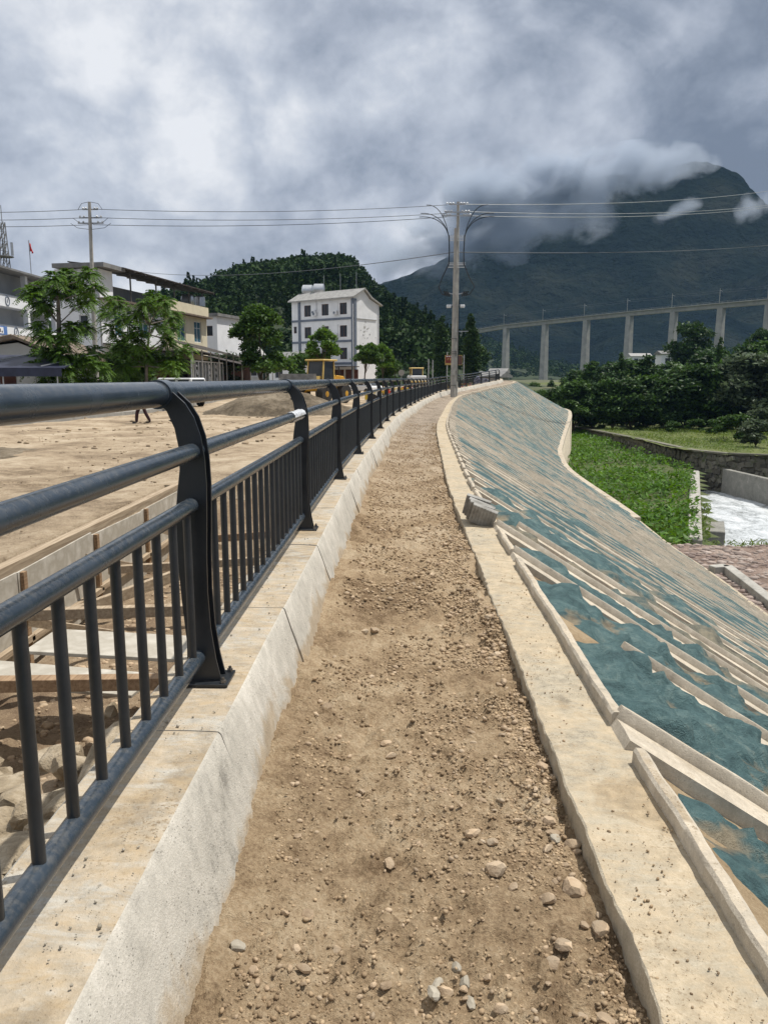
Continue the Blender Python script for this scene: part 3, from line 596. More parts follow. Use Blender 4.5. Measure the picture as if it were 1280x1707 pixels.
# ------------------------------------------------------------------ ground: one valley sheet to the horizon
ga = np.concatenate([-np.geomspace(3000, 60, 34), np.arange(-55, 120, 5.), np.geomspace(125, 3000, 34)]); gb = np.concatenate([np.arange(-30, 200, 5.), np.geomspace(205, 2400, 40)])
Yg, Xg = np.meshgrid(gb, ga, indexing='ij')
bnd = np.interp(Yg, [-40, 60, 118, 150, 220, 400, 3000], [3, 6, 14, 20, 60, 200, 2000]); lo = -11.5+0*Xg; hi = np.where(Yg < 100, -1.7, np.minimum(-1.7+(Yg-100)*.05, -.5))
sm = np.clip((Xg-bnd)/14, 0, 1); sm = sm*sm*(3-2*sm); Zg = hi*(1-sm)+lo*sm + np.clip((Yg-250)/400, 0, 1)*6*fbm(Xg*.01, Yg*.01, 0, 3, 5)
Zg = np.where((Yg < 62) & (Xg < bnd+16) & (Xg > -6), np.minimum(Zg, -1.7-9.8*np.clip((Xg-0)/10, 0, 1)), Zg)
Zg = Zg + 9*np.clip((Yg-160)/240, 0, 1)*sm
struct('ground', npmesh('ground', np.stack([Xg, Yg, Zg], -1).reshape(-1, 3), grid_faces(*Yg.shape), True), M['ground'])
# ---- earth-moving site left of the railing
PZ = -.4
yy = np.concatenate([np.arange(-2, 40, .35), np.arange(40, 150, 1.2)]); uu = np.linspace(0, 1, 60); Yg, Ug = np.meshgrid(yy, uu, indexing='ij')
xr = np.where(Yg < 13.5, -3.98, np.minimum(at(yy, -1.56)[:, 0], 10)[:, None]+0*Ug); xr = np.where(Yg > 86, np.interp(Yg, [86, 100, 150], [10, 12.2, 12.4]), xr)
xl = np.interp(Yg, [-2, 30, 41, 83, 150], [-18.5, -16.2, -14, -16, -18]); Xg = xl+(xr-xl)*Ug
Zg = PZ+.10*fbm(Xg*.35, Yg*.35, 0, 4, 31)+.05*fbm(Xg*1.6, Yg*1.0, 0, 3, 33)+.16*np.abs(fbm(Xg*1.6+Yg*.35, Yg*.06, 0, 3, 35))+np.clip((Yg-55)/40, 0, 1)*.35
Zg = np.where(Ug < .01, -1.8, np.where(Ug > .99, -1.8, Zg))
struct('dirt_road', npmesh('dirt_road', np.stack([Xg, Yg, Zg], -1).reshape(-1, 3), grid_faces(*Yg.shape), True), M['plaza'])
# pavement and kerb beyond the site
yy = np.concatenate([np.arange(-2, 150, 2.)]); xl = np.interp(yy, [-2, 30, 41, 83, 150], [-18.5, -16.2, -14, -16, -18])
V = np.stack([np.stack([xl+a, yy, z+0*yy], -1) for a, z in ((-90, -.26), (-30, -.26), (-.25, -.26), (-.2, -.28), (-.2, -.9))], 1)
struct('pavement', npmesh('pavement', V.reshape(-1, 3), grid_faces(len(yy), 5)), M['pave'])
kerb = thing('street_kerb', 'low pale concrete kerb along the far side of the dirt site', 'kerb')
for i in range(0, 58):
    y0 = 10+i*2.; xa, xb = np.interp([y0, y0+1.985], yy, xl); m = MB(); m.bar((xa-.1, y0, -.36), (xb-.1, y0+1.985, -.36), .18, .28); m.build('kerb_stone', M['pale_conc'], kerb)
# ---- trench between curb and site
yy = np.arange(-2, 14.2, .07); xx = np.linspace(-3.95, -.86, 46); Yg, Xg = np.meshgrid(yy, xx, indexing='ij')
Zg = -1.42+.22*fbm(Xg*1.1, Yg*1.1, 0, 4, 45)+.10*fbm(Xg*6, Yg*6, 0, 4, 47)+np.clip((Yg-11.5)/2.4, 0, 1)**1.5*.95+np.clip((Xg+2.6)/1.2, 0, 1)*.45+np.clip((4.9-Yg)/.6, 0, 1)*.42
struct('trench_floor', npmesh('trench_floor', np.stack([Xg, Yg, Zg], -1).reshape(-1, 3), grid_faces(*Yg.shape), True), M['trench'])
def trench_z(x, y): return float(-1.42+.22*fbm(x*1.1, y*1.1, 0, 4, 45)+.10*fbm(x*6, y*6, 0, 4, 47)+max(min((y-11.5)/2.4, 1), 0)**1.5*.95+max(min((x+2.6)/1.2, 1), 0)*.45+max(min((4.9-y)/.6, 1), 0)*.42)
rub = []
for i in range(9):
    me = npmesh('rubble_stone', rock_v(3, 1200+i, .62, .5, 11), ico(3)[1], True); me.set_sharp_from_angle(angle=R_(16)); me.materials.append(M['rubble']); rub.append(me)
r_ = random.Random(11); k = 0
for i in range(170):
    y = r_.uniform(1.2, 10.5) if i % 3 else r_.uniform(1.3, 4.8); x = r_.uniform(-2.75, -1.05) if y < 6.5 else r_.uniform(-2.6, -1.0)
    if x < -1.9 and y > 5.0 and r_.random() < .7: continue
    s = r_.uniform(.09, .21); z = trench_z(x, y)
    o = put('rubble_stone', rub[i % 9]); o.location = (x, y, z+s*.32+max(0, (x+1.6))*.28); o.scale = (s*r_.uniform(.9, 1.5), s, s*r_.uniform(.8, 1.1)); o.rotation_euler = (r_.uniform(-.5, .5), r_.uniform(-.5, .5), r_.uniform(0, 6.3))
    tag(o, 'rough tan rubble stone in the trench behind the railing', 'stone', 'rubble stones in the trench'); k += 1
n = 2600; x = r_ and np.random.default_rng(3).uniform(-3.4, -1., n); y = np.random.default_rng(4).uniform(2, 12, n); b = rock_v(1, 1300, .7, .3, 4); F0 = ico(1)[1]
z = -1.42+.22*fbm(x*1.1, y*1.1, 0, 4, 45)+.10*fbm(x*6, y*6, 0, 4, 47)+np.clip((y-11.5)/2.4, 0, 1)**1.5*.95+np.clip((x+2.6)/1.2, 0, 1)*.45+np.clip((4.9-y)/.6, 0, 1)*.42
s = .012*(5**(np.random.default_rng(5).random(n)**2)); V = b[None]*s[:, None, None]+np.stack([x, y, z], -1)[:, None]
tag(put('trench_gravel', npmesh('trench_gravel', V.reshape(-1, 3), (F0[None]+(np.arange(n)*len(b))[:, None, None]).reshape(-1, 3)), M['stone']), 'broken gravel on the trench floor', 'gravel', None, 'stuff')
# formwork along the far side of the trench
form = thing('timber_formwork', 'grey board formwork with timber walers lining the far side of the trench', 'formwork')
for i in range(6):
    y0 = 3.6+i*1.84; m = MB(); m.box((0, 0, 0), (.02, 1.83, .98), Matrix.Rotation(r_.uniform(-.02, .02), 3, 'X')); m.build('board_panel', M['ply'], form, loc=(-3.80+r_.uniform(-.015, .015), y0+.92, -.88+r_.uniform(-.02, .02)))
for i in range(6):
    y0 = 3.7+i*1.84
    for z in (-1.10,): MB().box((0, 0, 0), (.07, 1.9, .06)).build('waler', M['wood'], form, loc=(-3.752, y0+.9, z+r_.uniform(-.02, .02)))
    for dy in (0.,): MB().box((0, 0, 0), (.05, .07, 1.0)).build('upright', M['wood2'], form, loc=(-3.77, y0+dy*2+r_.uniform(-.05, .05), -.90))
for y0, y1 in ((6.4, 7.3), (8.6, 9.6), (10.6, 11.4)): MB().bar((-3.66, y0, -.55), (-2.75, y1, -1.05), .05, .08).build('brace', M['wood'], form)
m = MB()
yb = np.arange(2.5, 14.6, .4)
for i in range(len(yb)-1): m.bar((-3.93+.03*0, yb[i], -.37), (-3.93, yb[i+1], -.37), .12, .10)
m.build('top_batten', M['wood'], form)
def plank(a, b, w, h, m, lab, roll=0):
    a, b = Vector(a), Vector(b); mid = (a+b)/2; o = MB().bar(a-mid, b-mid, w, h, roll).build('plank', M[m], None, bevel=.003, loc=mid); tag(o, lab, 'plank')
plank((-3.6, 6.55, -.60), (-1.1, 7.0, -.64), .09, .10, 'wood', 'squared timber spanning the trench above the flat boards')
plank((-3.5, 4.95, -.60), (-1.05, 5.15, -.62), .10, .09, 'wood2', 'brown timber spanning the trench, nearest the viewer')
plank((-3.0, 6.05, -.66), (-1.75, 6.0, -.70), .55, .03, 'ply', 'wide pale board lying flat between the two trench timbers')
plank((-3.4, 5.55, -.72), (-1.9, 5.35, -.75), .42, .025, 'ply', 'lower pale board half under the wide flat board')
plank((-3.4, 8.6, -.70), (-1.3, 8.9, -.62), .08, .09, 'wood', 'squared timber crossing the trench behind the first post')
plank((-3.4, 7.2, -.85), (-2.3, 8.5, -.62), .06, .12, 'wood', 'short timber leaning on the formwork at an angle')
plank((-3.1, 10.2, -.70), (-1.2, 10.6, -.62), .09, .10, 'wood2', 'brown timber crossing the trench farthest from the viewer')
n = 2200; r2_ = np.random.default_rng(77); y = 5*(60/5)**r2_.random(n); x = r2_.uniform(-15, -4.2, n); k_ = fbm(x*.5, y*.35, 0, 3, 78) > r2_.uniform(-.2, .25, n); x, y = x[k_], y[k_]; n = len(x); b = rock_v(1, 1310, .6, .4, 5); s = .014*(5**(r2_.random(n)**2.4))*np.clip(y/12, .8, 2.2)
V = b[None]*s[:, None, None]+np.stack([x, y, PZ+.03+0*x], -1)[:, None]
tag(put('road_clods', npmesh('road_clods', V.reshape(-1, 3), (ico(1)[1][None]+(np.arange(n)*len(b))[:, None, None]).reshape(-1, 3)), mat('road_clod', (.22, .165, .11), (.38, .30, .20), 2, 4, .95, island=.3)), 'dry clods and stones strewn over the dirt site', 'clods', None, 'stuff')
# ---- heaps
def heap(name, c, rx, ry, h, m, lab, seed, rot=0.):
    n = 70; U_, W_ = np.meshgrid(np.linspace(-1, 1, n), np.linspace(-1, 1, n), indexing='ij'); rr = np.sqrt(U_**2+W_**2)*(1+.5*fbm(U_*1.5, W_*1.5, seed, 3, seed))
    z = h*np.clip(1-rr, 0, 1)**.8*(1+.5*fbm(U_*3, W_*3, 0, 3, seed+1))+.10*h*fbm(U_*14, W_*14, 0, 3, seed+2)*(rr < 1)
    z = z*np.clip((1-np.maximum(np.abs(U_), np.abs(W_)))*5, 0, 1)-.10
    X = U_*rx*math.cos(rot)-W_*ry*math.sin(rot); Y = U_*rx*math.sin(rot)+W_*ry*math.cos(rot)
    o = put(name, npmesh(name, np.stack([X, Y, z], -1).reshape(-1, 3), grid_faces(n, n)[:, ::-1], True), m, None, c); tag(o, lab, 'heap')
heap('gravel_heap', (-6.6, 41.5, PZ), 4.8, 3.2, 1.5, M['heap'], 'long low heap of dark gravel on the dirt site behind the railing', 61, .15)
heap('earth_heap', (-11.5, 18, PZ-.05), 3.2, 4.4, .45, M['heap'], 'low spread heap of crumbled earth on the dirt site', 71)
# ------------------------------------------------------------------ foliage helpers
def leaf_quads(C, size, r_, aspect=.55, upb=.35):
    n = len(C); N = r_.normal(size=(n, 3)); N[:, 2] = np.abs(N[:, 2])+upb; N /= np.linalg.norm(N, axis=1)[:, None]
    A = np.cross(N, r_.normal(size=(n, 3))); A /= np.linalg.norm(A, axis=1)[:, None]+1e-9; B = np.cross(N, A); s = (size*r_.uniform(.6, 1.35, n))[:, None]
    a, b = A*s, B*s*aspect
    V = np.stack([C-a, C+b*.9-a*.1, C+a, C-b*.9-a*.1], 1).reshape(-1, 3); return V, np.arange(4*n).reshape(-1, 4)
def lobes_points(r_, n, lobes, shell=.55):
    w = np.array([l[3]**2 for l in lobes]); pick = r_.choice(len(lobes), n, p=w/w.sum()); L = np.array(lobes); D = r_.normal(size=(n, 3)); D /= np.linalg.norm(D, axis=1)[:, None]
    D[:, 2] = np.where(D[:, 2] < -.3, -D[:, 2]*.6, D[:, 2]); rad = L[pick, 3]*(shell+(1-shell)*r_.random(n)**.6)*(1+.25*r_.normal(size=n)*.6)
    return L[pick, :3]+D*rad[:, None]*np.array([1, 1, .82])
def tree_mesh(seed, H, R, th, nl, nleaf, lsize, shape='round', trunk_r=.14):
    r_ = np.random.default_rng(seed); lobes = []; tb = MB(); top = Vector((r_.normal()*.15*R, r_.normal()*.15*R, H*.72))
    tb.tube([(0, 0, -.4), (r_.normal()*.05, r_.normal()*.05, th*.6), (top.x*.4, top.y*.4, th*1.1), tuple(top)], [trunk_r*1.25, trunk_r, trunk_r*.8, trunk_r*.25], 7)
    for i in range(nl):
        a = r_.uniform(0, 6.28)
        if shape == 'cone': f = (i+.5)/nl; z = th+(H-th)*f; rr = R*(1-f)**.8; d = rr*.55*r_.random(); lr = rr*.55+.12*R
        elif shape == 'column': f = (i+.5)/nl; z = th*.5+(H-th*.5)*f; rr = R*(math.sin(math.pi*min(max(f*.8+.18, 0), 1)))**.6; d = rr*.5*r_.random(); lr = rr*.55
        else: f = r_.random(); z = th+(H-th)*(.12+.76*f); rr = R*math.sqrt(max(0.08, 1-(2*f-.85)**2*.85)); d = rr*(.35+.45*r_.random()); lr = R*r_.uniform(.26, .45)
        c = Vector((math.cos(a)*d, math.sin(a)*d, z)); lobes.append((c.x, c.y, c.z, lr))
        if shape == 'round' and i < 9:
            s = Vector((top.x*.4, top.y*.4, th*r_.uniform(.75, 1.2))); tb.tube([s, s.lerp(c, .5)+Vector((0, 0, .12*R)), c], [trunk_r*.45, trunk_r*.28, trunk_r*.08], 5)
    V, F = leaf_quads(lobes_points(r_, nleaf, lobes), lsize, r_)
    return tb.mesh('trunk', True), npmesh('crown', V, F)
def plant_tree(name, lab, cat, loc, meshes, lm, rz=0., s=1., group=None, bark='bark', sxy=None):
    o = thing(name, lab, cat, loc, rz, group); o.scale = (sxy or s, sxy or s, s)
    t, c = meshes
    put('trunk', t, M[bark], o); cr = put('crown', c, M[lm], o)
    if cr.material_slots and cr.material_slots[0].material != M[lm]: cr.material_slots[0].link = 'OBJECT'; cr.material_slots[0].material = M[lm]
    return o
ORD = ['first', 'second', 'third', 'fourth', 'fifth', 'sixth', 'seventh', 'eighth', 'ninth', 'tenth', 'eleventh', 'twelfth', 'thirteenth', 'fourteenth', 'fifteenth', 'sixteenth', 'seventeenth', 'eighteenth', 'nineteenth', 'twentieth', 'twenty-first', 'twenty-second', 'twenty-third', 'twenty-fourth']
# feather-leaved street trees: rosettes of long drooping compound leaves at the twig ends
def feather_tree(seed, trunk, tips, n_leaf=13, L=.75):
    r_ = np.random.default_rng(seed); tb = MB(); tb.tube(trunk[0], trunk[1], 9); V = []; nF = 0
    for base, tip in tips:
        b, t = Vector(base), Vector(tip); mid = b.lerp(t, .55)+Vector((r_.normal()*.12, r_.normal()*.12, -.05)); tb.tube([b, mid, t], [.045, .03, .014], 6)
        for q in range(n_leaf*2):
            c = t if q < n_leaf else mid.lerp(t, r_.uniform(.3, 1)); az = r_.uniform(0, 6.28); el = r_.uniform(-.35, 1.25); ll = L*r_.uniform(.65, 1.15)
            d = np.array([math.cos(az)*math.cos(el), math.sin(az)*math.cos(el), math.sin(el)]); side = np.array([-math.sin(az), math.cos(az), 0.]); nP = 9
            for k_ in range(nP):
                f = .18+.82*(k_+1)/nP; p = np.array(c)+d*ll*f; p[2] -= ll*.55*f*f; dn = d.copy(); dn[2] -= 1.1*f; dn /= np.linalg.norm(dn)
                for s_ in (-1, 1):
                    v = side*s_*.80+dn*.55+np.array([0, 0, -.25]); v /= np.linalg.norm(v); w = np.cross(v, np.cross(dn, v)); w /= np.linalg.norm(w); l = ll*.24*(1-.45*abs(f-.5))*r_.uniform(.8, 1.15); wd = l*.23
                    V.append([p, p+v*l*.4+w*wd, p+v*l, p+v*l*.4-w*wd])
    V = np.array(V).reshape(-1, 3); return tb.mesh('trunk', True), npmesh('crown', V, np.arange(len(V)).reshape(-1, 4))
# ------------------------------------------------------------------ buildings on the left
def window(parent, o, ex, n, u0, u1, v0, v1, fm, gm, mull=1, trans=True, dep=.16, name='window', fw=.07):
    ex, n = Vector(ex), Vector(n); ez = Vector((0, 0, 1)); b = Vector(o)-n*(dep-.03); m = MB()
    def bar(ua, ub, va, vb): 
        c = b+ex*((ua+ub)/2)+ez*((va+vb)/2); rot = Matrix((ex, n, ez)).transposed(); m.box(c, (ub-ua, .06, vb-va), rot)
    bar(u0, u1, v0, v0+fw); bar(u0, u1, v1-fw, v1); bar(u0, u0+fw, v0+fw, v1-fw); bar(u1-fw, u1, v0+fw, v1-fw); tv = v0+(v1-v0)*.68
    for k_ in range(mull): uc = u0+(u1-u0)*(k_+1)/(mull+1); bar(uc-fw*.4, uc+fw*.4, v0+fw, v1-fw)
    if trans:
        for k_ in range(mull+1): bar(u0+(u1-u0)*k_/(mull+1)+fw*.99, u0+(u1-u0)*(k_+1)/(mull+1)-fw*.99, tv-fw*.35, tv+fw*.35)
    w = m.build(name, M[fm], parent); p = MB(); rot = Matrix((ex, n, ez)).transposed(); p.box(b-n*.025+ex*((u0+u1)/2)+ez*((v0+v1)/2), (u1-u0-.02, .012, v1-v0-.02), rot); p.build('pane', M[gm], w); return w
def facade(mb, o, ex, n, W, H, wins, dep=.16, z0=0.):
    o, ex, n = Vector(o), Vector(ex), Vector(n); ez = Vector((0, 0, 1)); us = sorted({0, W, *[w[0] for w in wins], *[w[1] for w in wins]}); vs_ = sorted({z0, H, *[w[2] for w in wins], *[w[3] for w in wins]})
    pt = lambda u, v, d=0: o+ex*u+ez*v-n*d
    for a, b in zip(us[:-1], us[1:]):
        for c, d in zip(vs_[:-1], vs_[1:]):
            if any(w[0] <= (a+b)/2 <= w[1] and w[2] <= (c+d)/2 <= w[3] for w in wins): continue
            mb.quad(pt(a, c), pt(b, c), pt(b, d), pt(a, d))
    for u0, u1, v0, v1 in [w[:4] for w in wins]:
        for a, b in (((u0, v0), (u1, v0)), ((u1, v0), (u1, v1)), ((u1, v1), (u0, v1)), ((u0, v1), (u0, v0))): mb.quad(pt(*a), pt(*b), pt(*b, dep), pt(*a, dep))
BG = -.3
def vdir(a, b): d = Vector((b[0]-a[0], b[1]-a[1], 0)); return d.normalized(), d.length
# cream and white terrace building
A, B = (-25., 65.), (-21.7, 87.); ex, L = vdir(A, B); n = Vector((ex.y, -ex.x, 0)); bld = thing('terrace_building', 'cream and white village building with open roof terrace under a sheet canopy', 'building', (A[0], A[1], BG)); O = Vector((0, 0, 0))
m = MB(); w1 = [(2.2, 3.6, 5.4, 7.4), (6.5, 8.5, 5.4, 7.4)]; facade(m, O, ex, n, 11.5, 8.5, w1); m.build('white_wall', M['white'], bld)
m = MB(); w2 = [(14.6, 16.6, 5.6, 7.8), (18.8, 20.7, 5.6, 7.8)]; facade(m, O, ex, n, L, 8.5, [(0, 11.5, 0, 8.5)]+w2, dep=.16); m.build('cream_wall', M['cream'], bld)
for w in w1+w2: window(bld, O, ex, n, *w, 'frame', 'blueglass', 1, True)
m = MB(); ew = -n; w3 = [(1.2, 2.0, 5.2, 7.0), (1.2, 2.0, 9.1, 10.4)]; facade(m, O, ew, -ex, 4.0, 10.7, w3); m.build('end_wall', M['white'], bld)
for w in w3: window(bld, O, ew, -ex, *w, 'frame', 'glass', 0, False)
m = MB(); e2 = O+ex*L; m.quad(e2, e2-n*4.0, e2-n*4.0+Vector((0, 0, 8.5)), e2+Vector((0, 0, 8.5))); q = O-n*4.0; m.quad(q, q+ex*L, q+ex*L+Vector((0, 0, 10.4)), q+Vector((0, 0, 10.4))); m.quad(*[v+Vector((0, 0, 8.49)) for v in (O, e2, e2-n*4.0, q)]); m.build('rear_wall', M['greywall'], bld)
rot = Matrix((ex, n, Vector((0, 0, 1)))).transposed()
MB().box(ex*(L/2+5.75)+n*.10+Vector((0, 0, 8.95)), (L-11.5, .34, 1.0), rot).build('parapet', M['cream'], bld); MB().box(ex*(L/2)+n*.28+Vector((0, 0, 8.30)), (L+.2, .9, .16), rot).build('cornice', M['oldtile'], bld)
MB().box(ex*1.1-n*1.6+Vector((0, 0, 9.6)), (2.2, 3.2, 2.2), rot).build('terrace_room', M['white'], bld); MB().box(ex*1.4-n*1.6+Vector((0, 0, 10.95)), (3.6, 4.6, .35), rot).build('tile_roof', M['tile'], bld); MB().box(ex*2.21-n*.8+Vector((0, 0, 9.7)), (.04, .9, 2.0), rot).build('grey_column', M['slate'], bld)
cp = MB(); p0, p1 = ex*2.6+n*.9, ex*(L+.4)+n*.9; cp.prism([(0, 11.0), (0, 11.1), (-5.2, 11.75), (-5.2, 11.65)], ex*(L-2.2), ex*2.6+n*.9, n); co = cp.build('canopy', M['rust'], bld)
for k_ in range(11):
    u = 2.6+(L-2.4)*k_/10; a = ex*u+n*.9+Vector((0, 0, 10.93)); MB().bar(a, a-n*5.0+Vector((0, 0, .62)), .07, .10).build('rafter', M['bucket'], co)
for u in (5.5, 10.5, 14.5, 18., 21.5): MB().bar(ex*u-n*.1+Vector((0, 0, 8.4)), ex*u-n*.1+Vector((0, 0, 10.95)), .12, .12).build('canopy_post', M['bucket'], bld)
for u in (3., 8., 13.5): MB().box(ex*u+n*.03+Vector((0, 0, 1.9)), (3.6, .05, 3.6), rot).build('shop_front', M['rust'], bld)
MB().box(ex*10.5+n*1.0+Vector((0, 0, 4.45)), (21, 2.0, .10), rot @ Matrix.Rotation(-.22, 3, 'X')).build('awning', M['rust'], bld)
def tank(name, lab, loc, r, l, vert):
    t = thing(name, lab, 'water tank', loc); m = MB(); pr = [(.02, 0), (r*.7, .03*l), (r, .12*l), (r, .88*l), (r*.7, .97*l), (.02, l)]
    (m.lathe(pr, (0, 0, .9), 16) if vert else m.lathe(pr, (-l/2, 0, .8+r), 16, Matrix.Rotation(math.pi/2, 3, 'Y'))); m.build('tank_body', M['tank'], t, True)
    for sx in (-1, 1):
        for sy in (-1, 1): MB().bar((sx*r*.7, sy*r*.6, 0), (sx*r*.6, sy*r*.5, .95), .06, .06).build('stand_leg', M['bucket'], t)
p = Vector((A[0], A[1], BG))
tank('water_tank', 'rounded steel water tank on the terrace under the canopy end', p+ex*18.6-n*.5+Vector((0, 0, 8.5)), .62, 1.3, False); tank('water_tank', 'upright cylindrical steel water tank at the far end of the terrace', p+ex*21.4-n*.3+Vector((0, 0, 8.5)), .55, 1.25, True)
# slim white building just behind
t = thing('white_house', 'slim white house with two small windows behind the cream building', 'building', (-24.6, 96, BG)); exs = Vector((.25, .97, 0)).normalized(); ns = Vector((exs.y, -exs.x, 0))
m = MB(); wn = [(.6, 1.5, 3.4, 4.6), (.6, 1.5, 6.9, 8.1)]; facade(m, (0, 0, 0), ns, -exs, 2.1, 9.2, wn); facade(m, ns*2.1, exs, ns, 7, 9.2, []); m.build('wall', M['white'], t)
for w in wn: window(t, (0, 0, 0), ns, -exs, *w, 'brownframe', 'glass', 0, False)
MB().box(ns*1.0+exs*3.4+Vector((0, 0, 9.4)), (2.9, 7.6, .35), Matrix((ns, exs, Vector((0, 0, 1)))).transposed()).build('tile_roof', M['tile'], t)
# shop front with white frames under the sheds
A2, B2 = (-19.0, 70.), (-18.9, 82.); ex2, L2 = vdir(A2, B2); n2 = Vector((ex2.y, -ex2.x, 0)); t = thing('shop_front', 'white framed glass shop front with vertical white lettering', 'shop front', (A2[0], A2[1], BG)); rot2 = Matrix((ex2, n2, Vector((0, 0, 1)))).transposed()
MB().box(ex2*(L2/2)-n2*.2+Vector((0, 0, 1.75)), (L2, .3, 3.5), rot2).build('wall', M['rust'], t)
m = MB(); m.box(ex2*(L2/2)+Vector((0, 0, 3.35)), (L2, .08, .10), rot2); m.box(ex2*(L2/2)+Vector((0, 0, .4)), (L2, .08, .08), rot2)
for k_ in range(11): m.box(ex2*(.05+(L2-.1)*k_/10)+Vector((0, 0, 1.88)), (.13, .075, 2.86), rot2)
m.build('frame', M['frame'], t)
for k_ in range(10): MB().box(ex2*(.05+(L2-.1)*(k_+.5)/10)-n2*.035+Vector((0, 0, 1.88)), (L2/10-.14, .014, 2.85), rot2).build('pane', M['glass'], t)
gr = random.Random(3)
for u in (1.75, 6.5, 9.0):
    for j in range(4):
        m = MB(); c = ex2*u+n2*.01+Vector((0, 0, 2.9-j*.62))
        for q in range(5): m.box(c+ex2*gr.uniform(-.18, .18)+Vector((0, 0, gr.uniform(-.17, .17))), (gr.choice([.42, .10, .3]), .02+.004*q, gr.choice([.07, .3, .10])), rot2)
        m.build('lettering', M['frame'], t)
# open sheds along the street
for nm, lab, a, b, za, zb, dep in (('shed', 'dark sheet roofed shed over the glass shop front', (-18.0, 67), (-17.4, 84), 4.4, 4.0, 4.), ('shed', 'low open shed with slim posts beyond the shop front', (-17.4, 84.5), (-15.6, 104), 3.2, 2.9, 5.)):
    e, l = vdir(a, b); nn = Vector((e.y, -e.x, 0)); t = thing(nm, lab, 'shed', (a[0], a[1], BG)); m = MB()
    c = [Vector((0, 0, za)), e*l+Vector((0, 0, zb)), e*l+Vector((0, 0, zb+1.1))-nn*dep, Vector((0, 0, za+1.1))-nn*dep]; up = Vector((0, 0, .08)); m.add(c+[v+up for v in c], [(0, 1, 2, 3), (7, 6, 5, 4), (0, 4, 5, 1), (1, 5, 6, 2), (2, 6, 7, 3), (3, 7, 4, 0)]); m.build('roof', M['rust'], t)
    MB().bar(nn*.04+Vector((0, 0, za+.05)), e*l+nn*.04+Vector((0, 0, zb+.05)), .05, .14).build('fascia', M['bucket'], t)
    for k_ in range(6): f_ = (k_+.3)/6; MB().bar(e*l*f_-nn*.3, e*l*f_-nn*.3+Vector((0, 0, za+(zb-za)*f_)), .09, .09).build('post', M['pale_conc'], t)
    for k_ in range(5): MB().bar(e*l*(k_+.4)/6-nn*.3+Vector((0, 0, 1.0)), e*l*(k_+1.2)/6-nn*.3+Vector((0, 0, 1.0)), .05, .06).build('side_rail', M['pale_conc'], t)
    MB().box(e*l/2-nn*(dep-.2)+Vector((0, 0, 1.7)), (l, .15, 3.4), Matrix((e, nn, Vector((0, 0, 1)))).transposed()).build('back_wall', M['redbrick'], t)
# school block on the far left
t = thing('school_building', 'white school block with grey recessed galleries and blue banners on the parapets', 'building', (-42, 52, BG)); LS = 44.
MB().box((-6.5, LS/2, 6.7), (10, LS, 13.4)).build('wall', M['greywall'], t)
for k_, z in enumerate((3.6, 6.75, 9.9)):
    pb_ = MB().box((-.8, LS/2, z), (1.6, LS, 1.2)).build('parapet', M['white'], t); MB().box((-.8, LS/2, z+.63), (1.75, LS+.1, .06)).build('parapet_cap', M['slate'], pb_)
for k_ in range(7): MB().box((-.30, 1.+k_*7., 6.6), (.55, .5, 13.0)).build('column', M['white'], t)
MB().prism([(.9, 13.0), (.9, 13.2), (-6.5, 15.0), (-13.5, 13.2), (-13.5, 13.0)], (0, LS+1, 0), (0, -.5, 0)).build('roof', M['tile'], t)
for z, y0 in ((9.9, 26.2), (6.75, 27.6)):
    b_ = MB().box((.03, y0, z), (.05, 6.2, .86)).build('banner', M['blue'], t); MB().box((.065, y0+.5, z), (.012, 3.6, .66)).build('banner_panel', M['white'], b_)
    for q in range(9): MB().box((.076, y0-.9+q*.36, z-.05+gr.uniform(-.1, .1)), (.01, .2, gr.uniform(.12, .4))).build('lettering', M['ink'], b_)
    m = MB(); rr = [(math.cos(a*.3142)*.42, math.sin(a*.3142)*.48) for a in range(21)]
    for a in range(20): m.bar((.04, y0+5.1+rr[a][0], z+rr[a][1]), (.04, y0+5.1+rr[a+1][0], z+rr[a+1][1]), .05, .10)
    m.box((.03, y0+5.1, z), (.03, .12, .35)); m.build('round_emblem', M['slate'], t)
for k_, (y, z) in enumerate(((22, 12.2), (22.5, 8.6))): MB().box((-1.45, y+2, z), (.1, .5, .4)).build('wall_lamp', M['slate'], t)
# roof clutter, lattice mast, flag
t = thing('lattice_mast', 'steel lattice communication mast standing behind the school roof', 'mast'); t.location = (-75.4, 150, 6); H = 24.5
for sx in (-1, 1):
    for sy in (-1, 1): MB().bar((sx*1.1, sy*1.1, 0), (sx*.35, sy*.35, H), .14, .14).build('leg', M['bucket'], t)
for k_ in range(14):
    z0, z1 = H*k_/14, H*(k_+1)/14; r0, r1 = 1.1-.75*k_/14, 1.1-.75*(k_+1)/14; m = MB()
    for s_ in (-1, 1): m.bar((-r0, s_*r0, z0), (r1, s_*r1, z1), .08, .08); m.bar((r0*s_, -r0, z0), (r1*s_, r1, z1), .08, .08); m.bar((-r0, s_*r0, z0), (r0, s_*r0, z0), .08, .08)
    m.build('lattice_bracing', M['bucket'], t)
for k_ in range(3): a = k_*2.09; MB().box((1.5*math.cos(a), 1.5*math.sin(a), H*.80), (.35, .35, 2.4)).build('antenna_panel', M['steel'], t)
MB().lathe([(1.6, 0), (1.6, .15)], (0, 0, H*.74), 12).build('platform', M['bucket'], t); MB().tube([(0, 0, H), (0, 0, H+3)], .06, 6).build('lightning_rod', M['bucket'], t)
fp = P(52, 455, 92); t = thing('flag_pole', 'slim pole with a red flag above the school roof', 'flag pole', (fp.x, fp.y, 12.)); ht = P(52, 400, 92).z-12
MB().tube([(0, 0, 0), (0, 0, ht)], .05, 6).build('pole', M['steel'], t); U_, W_ = np.meshgrid(np.linspace(0, 1, 10), np.linspace(0, 1, 8), indexing='ij')
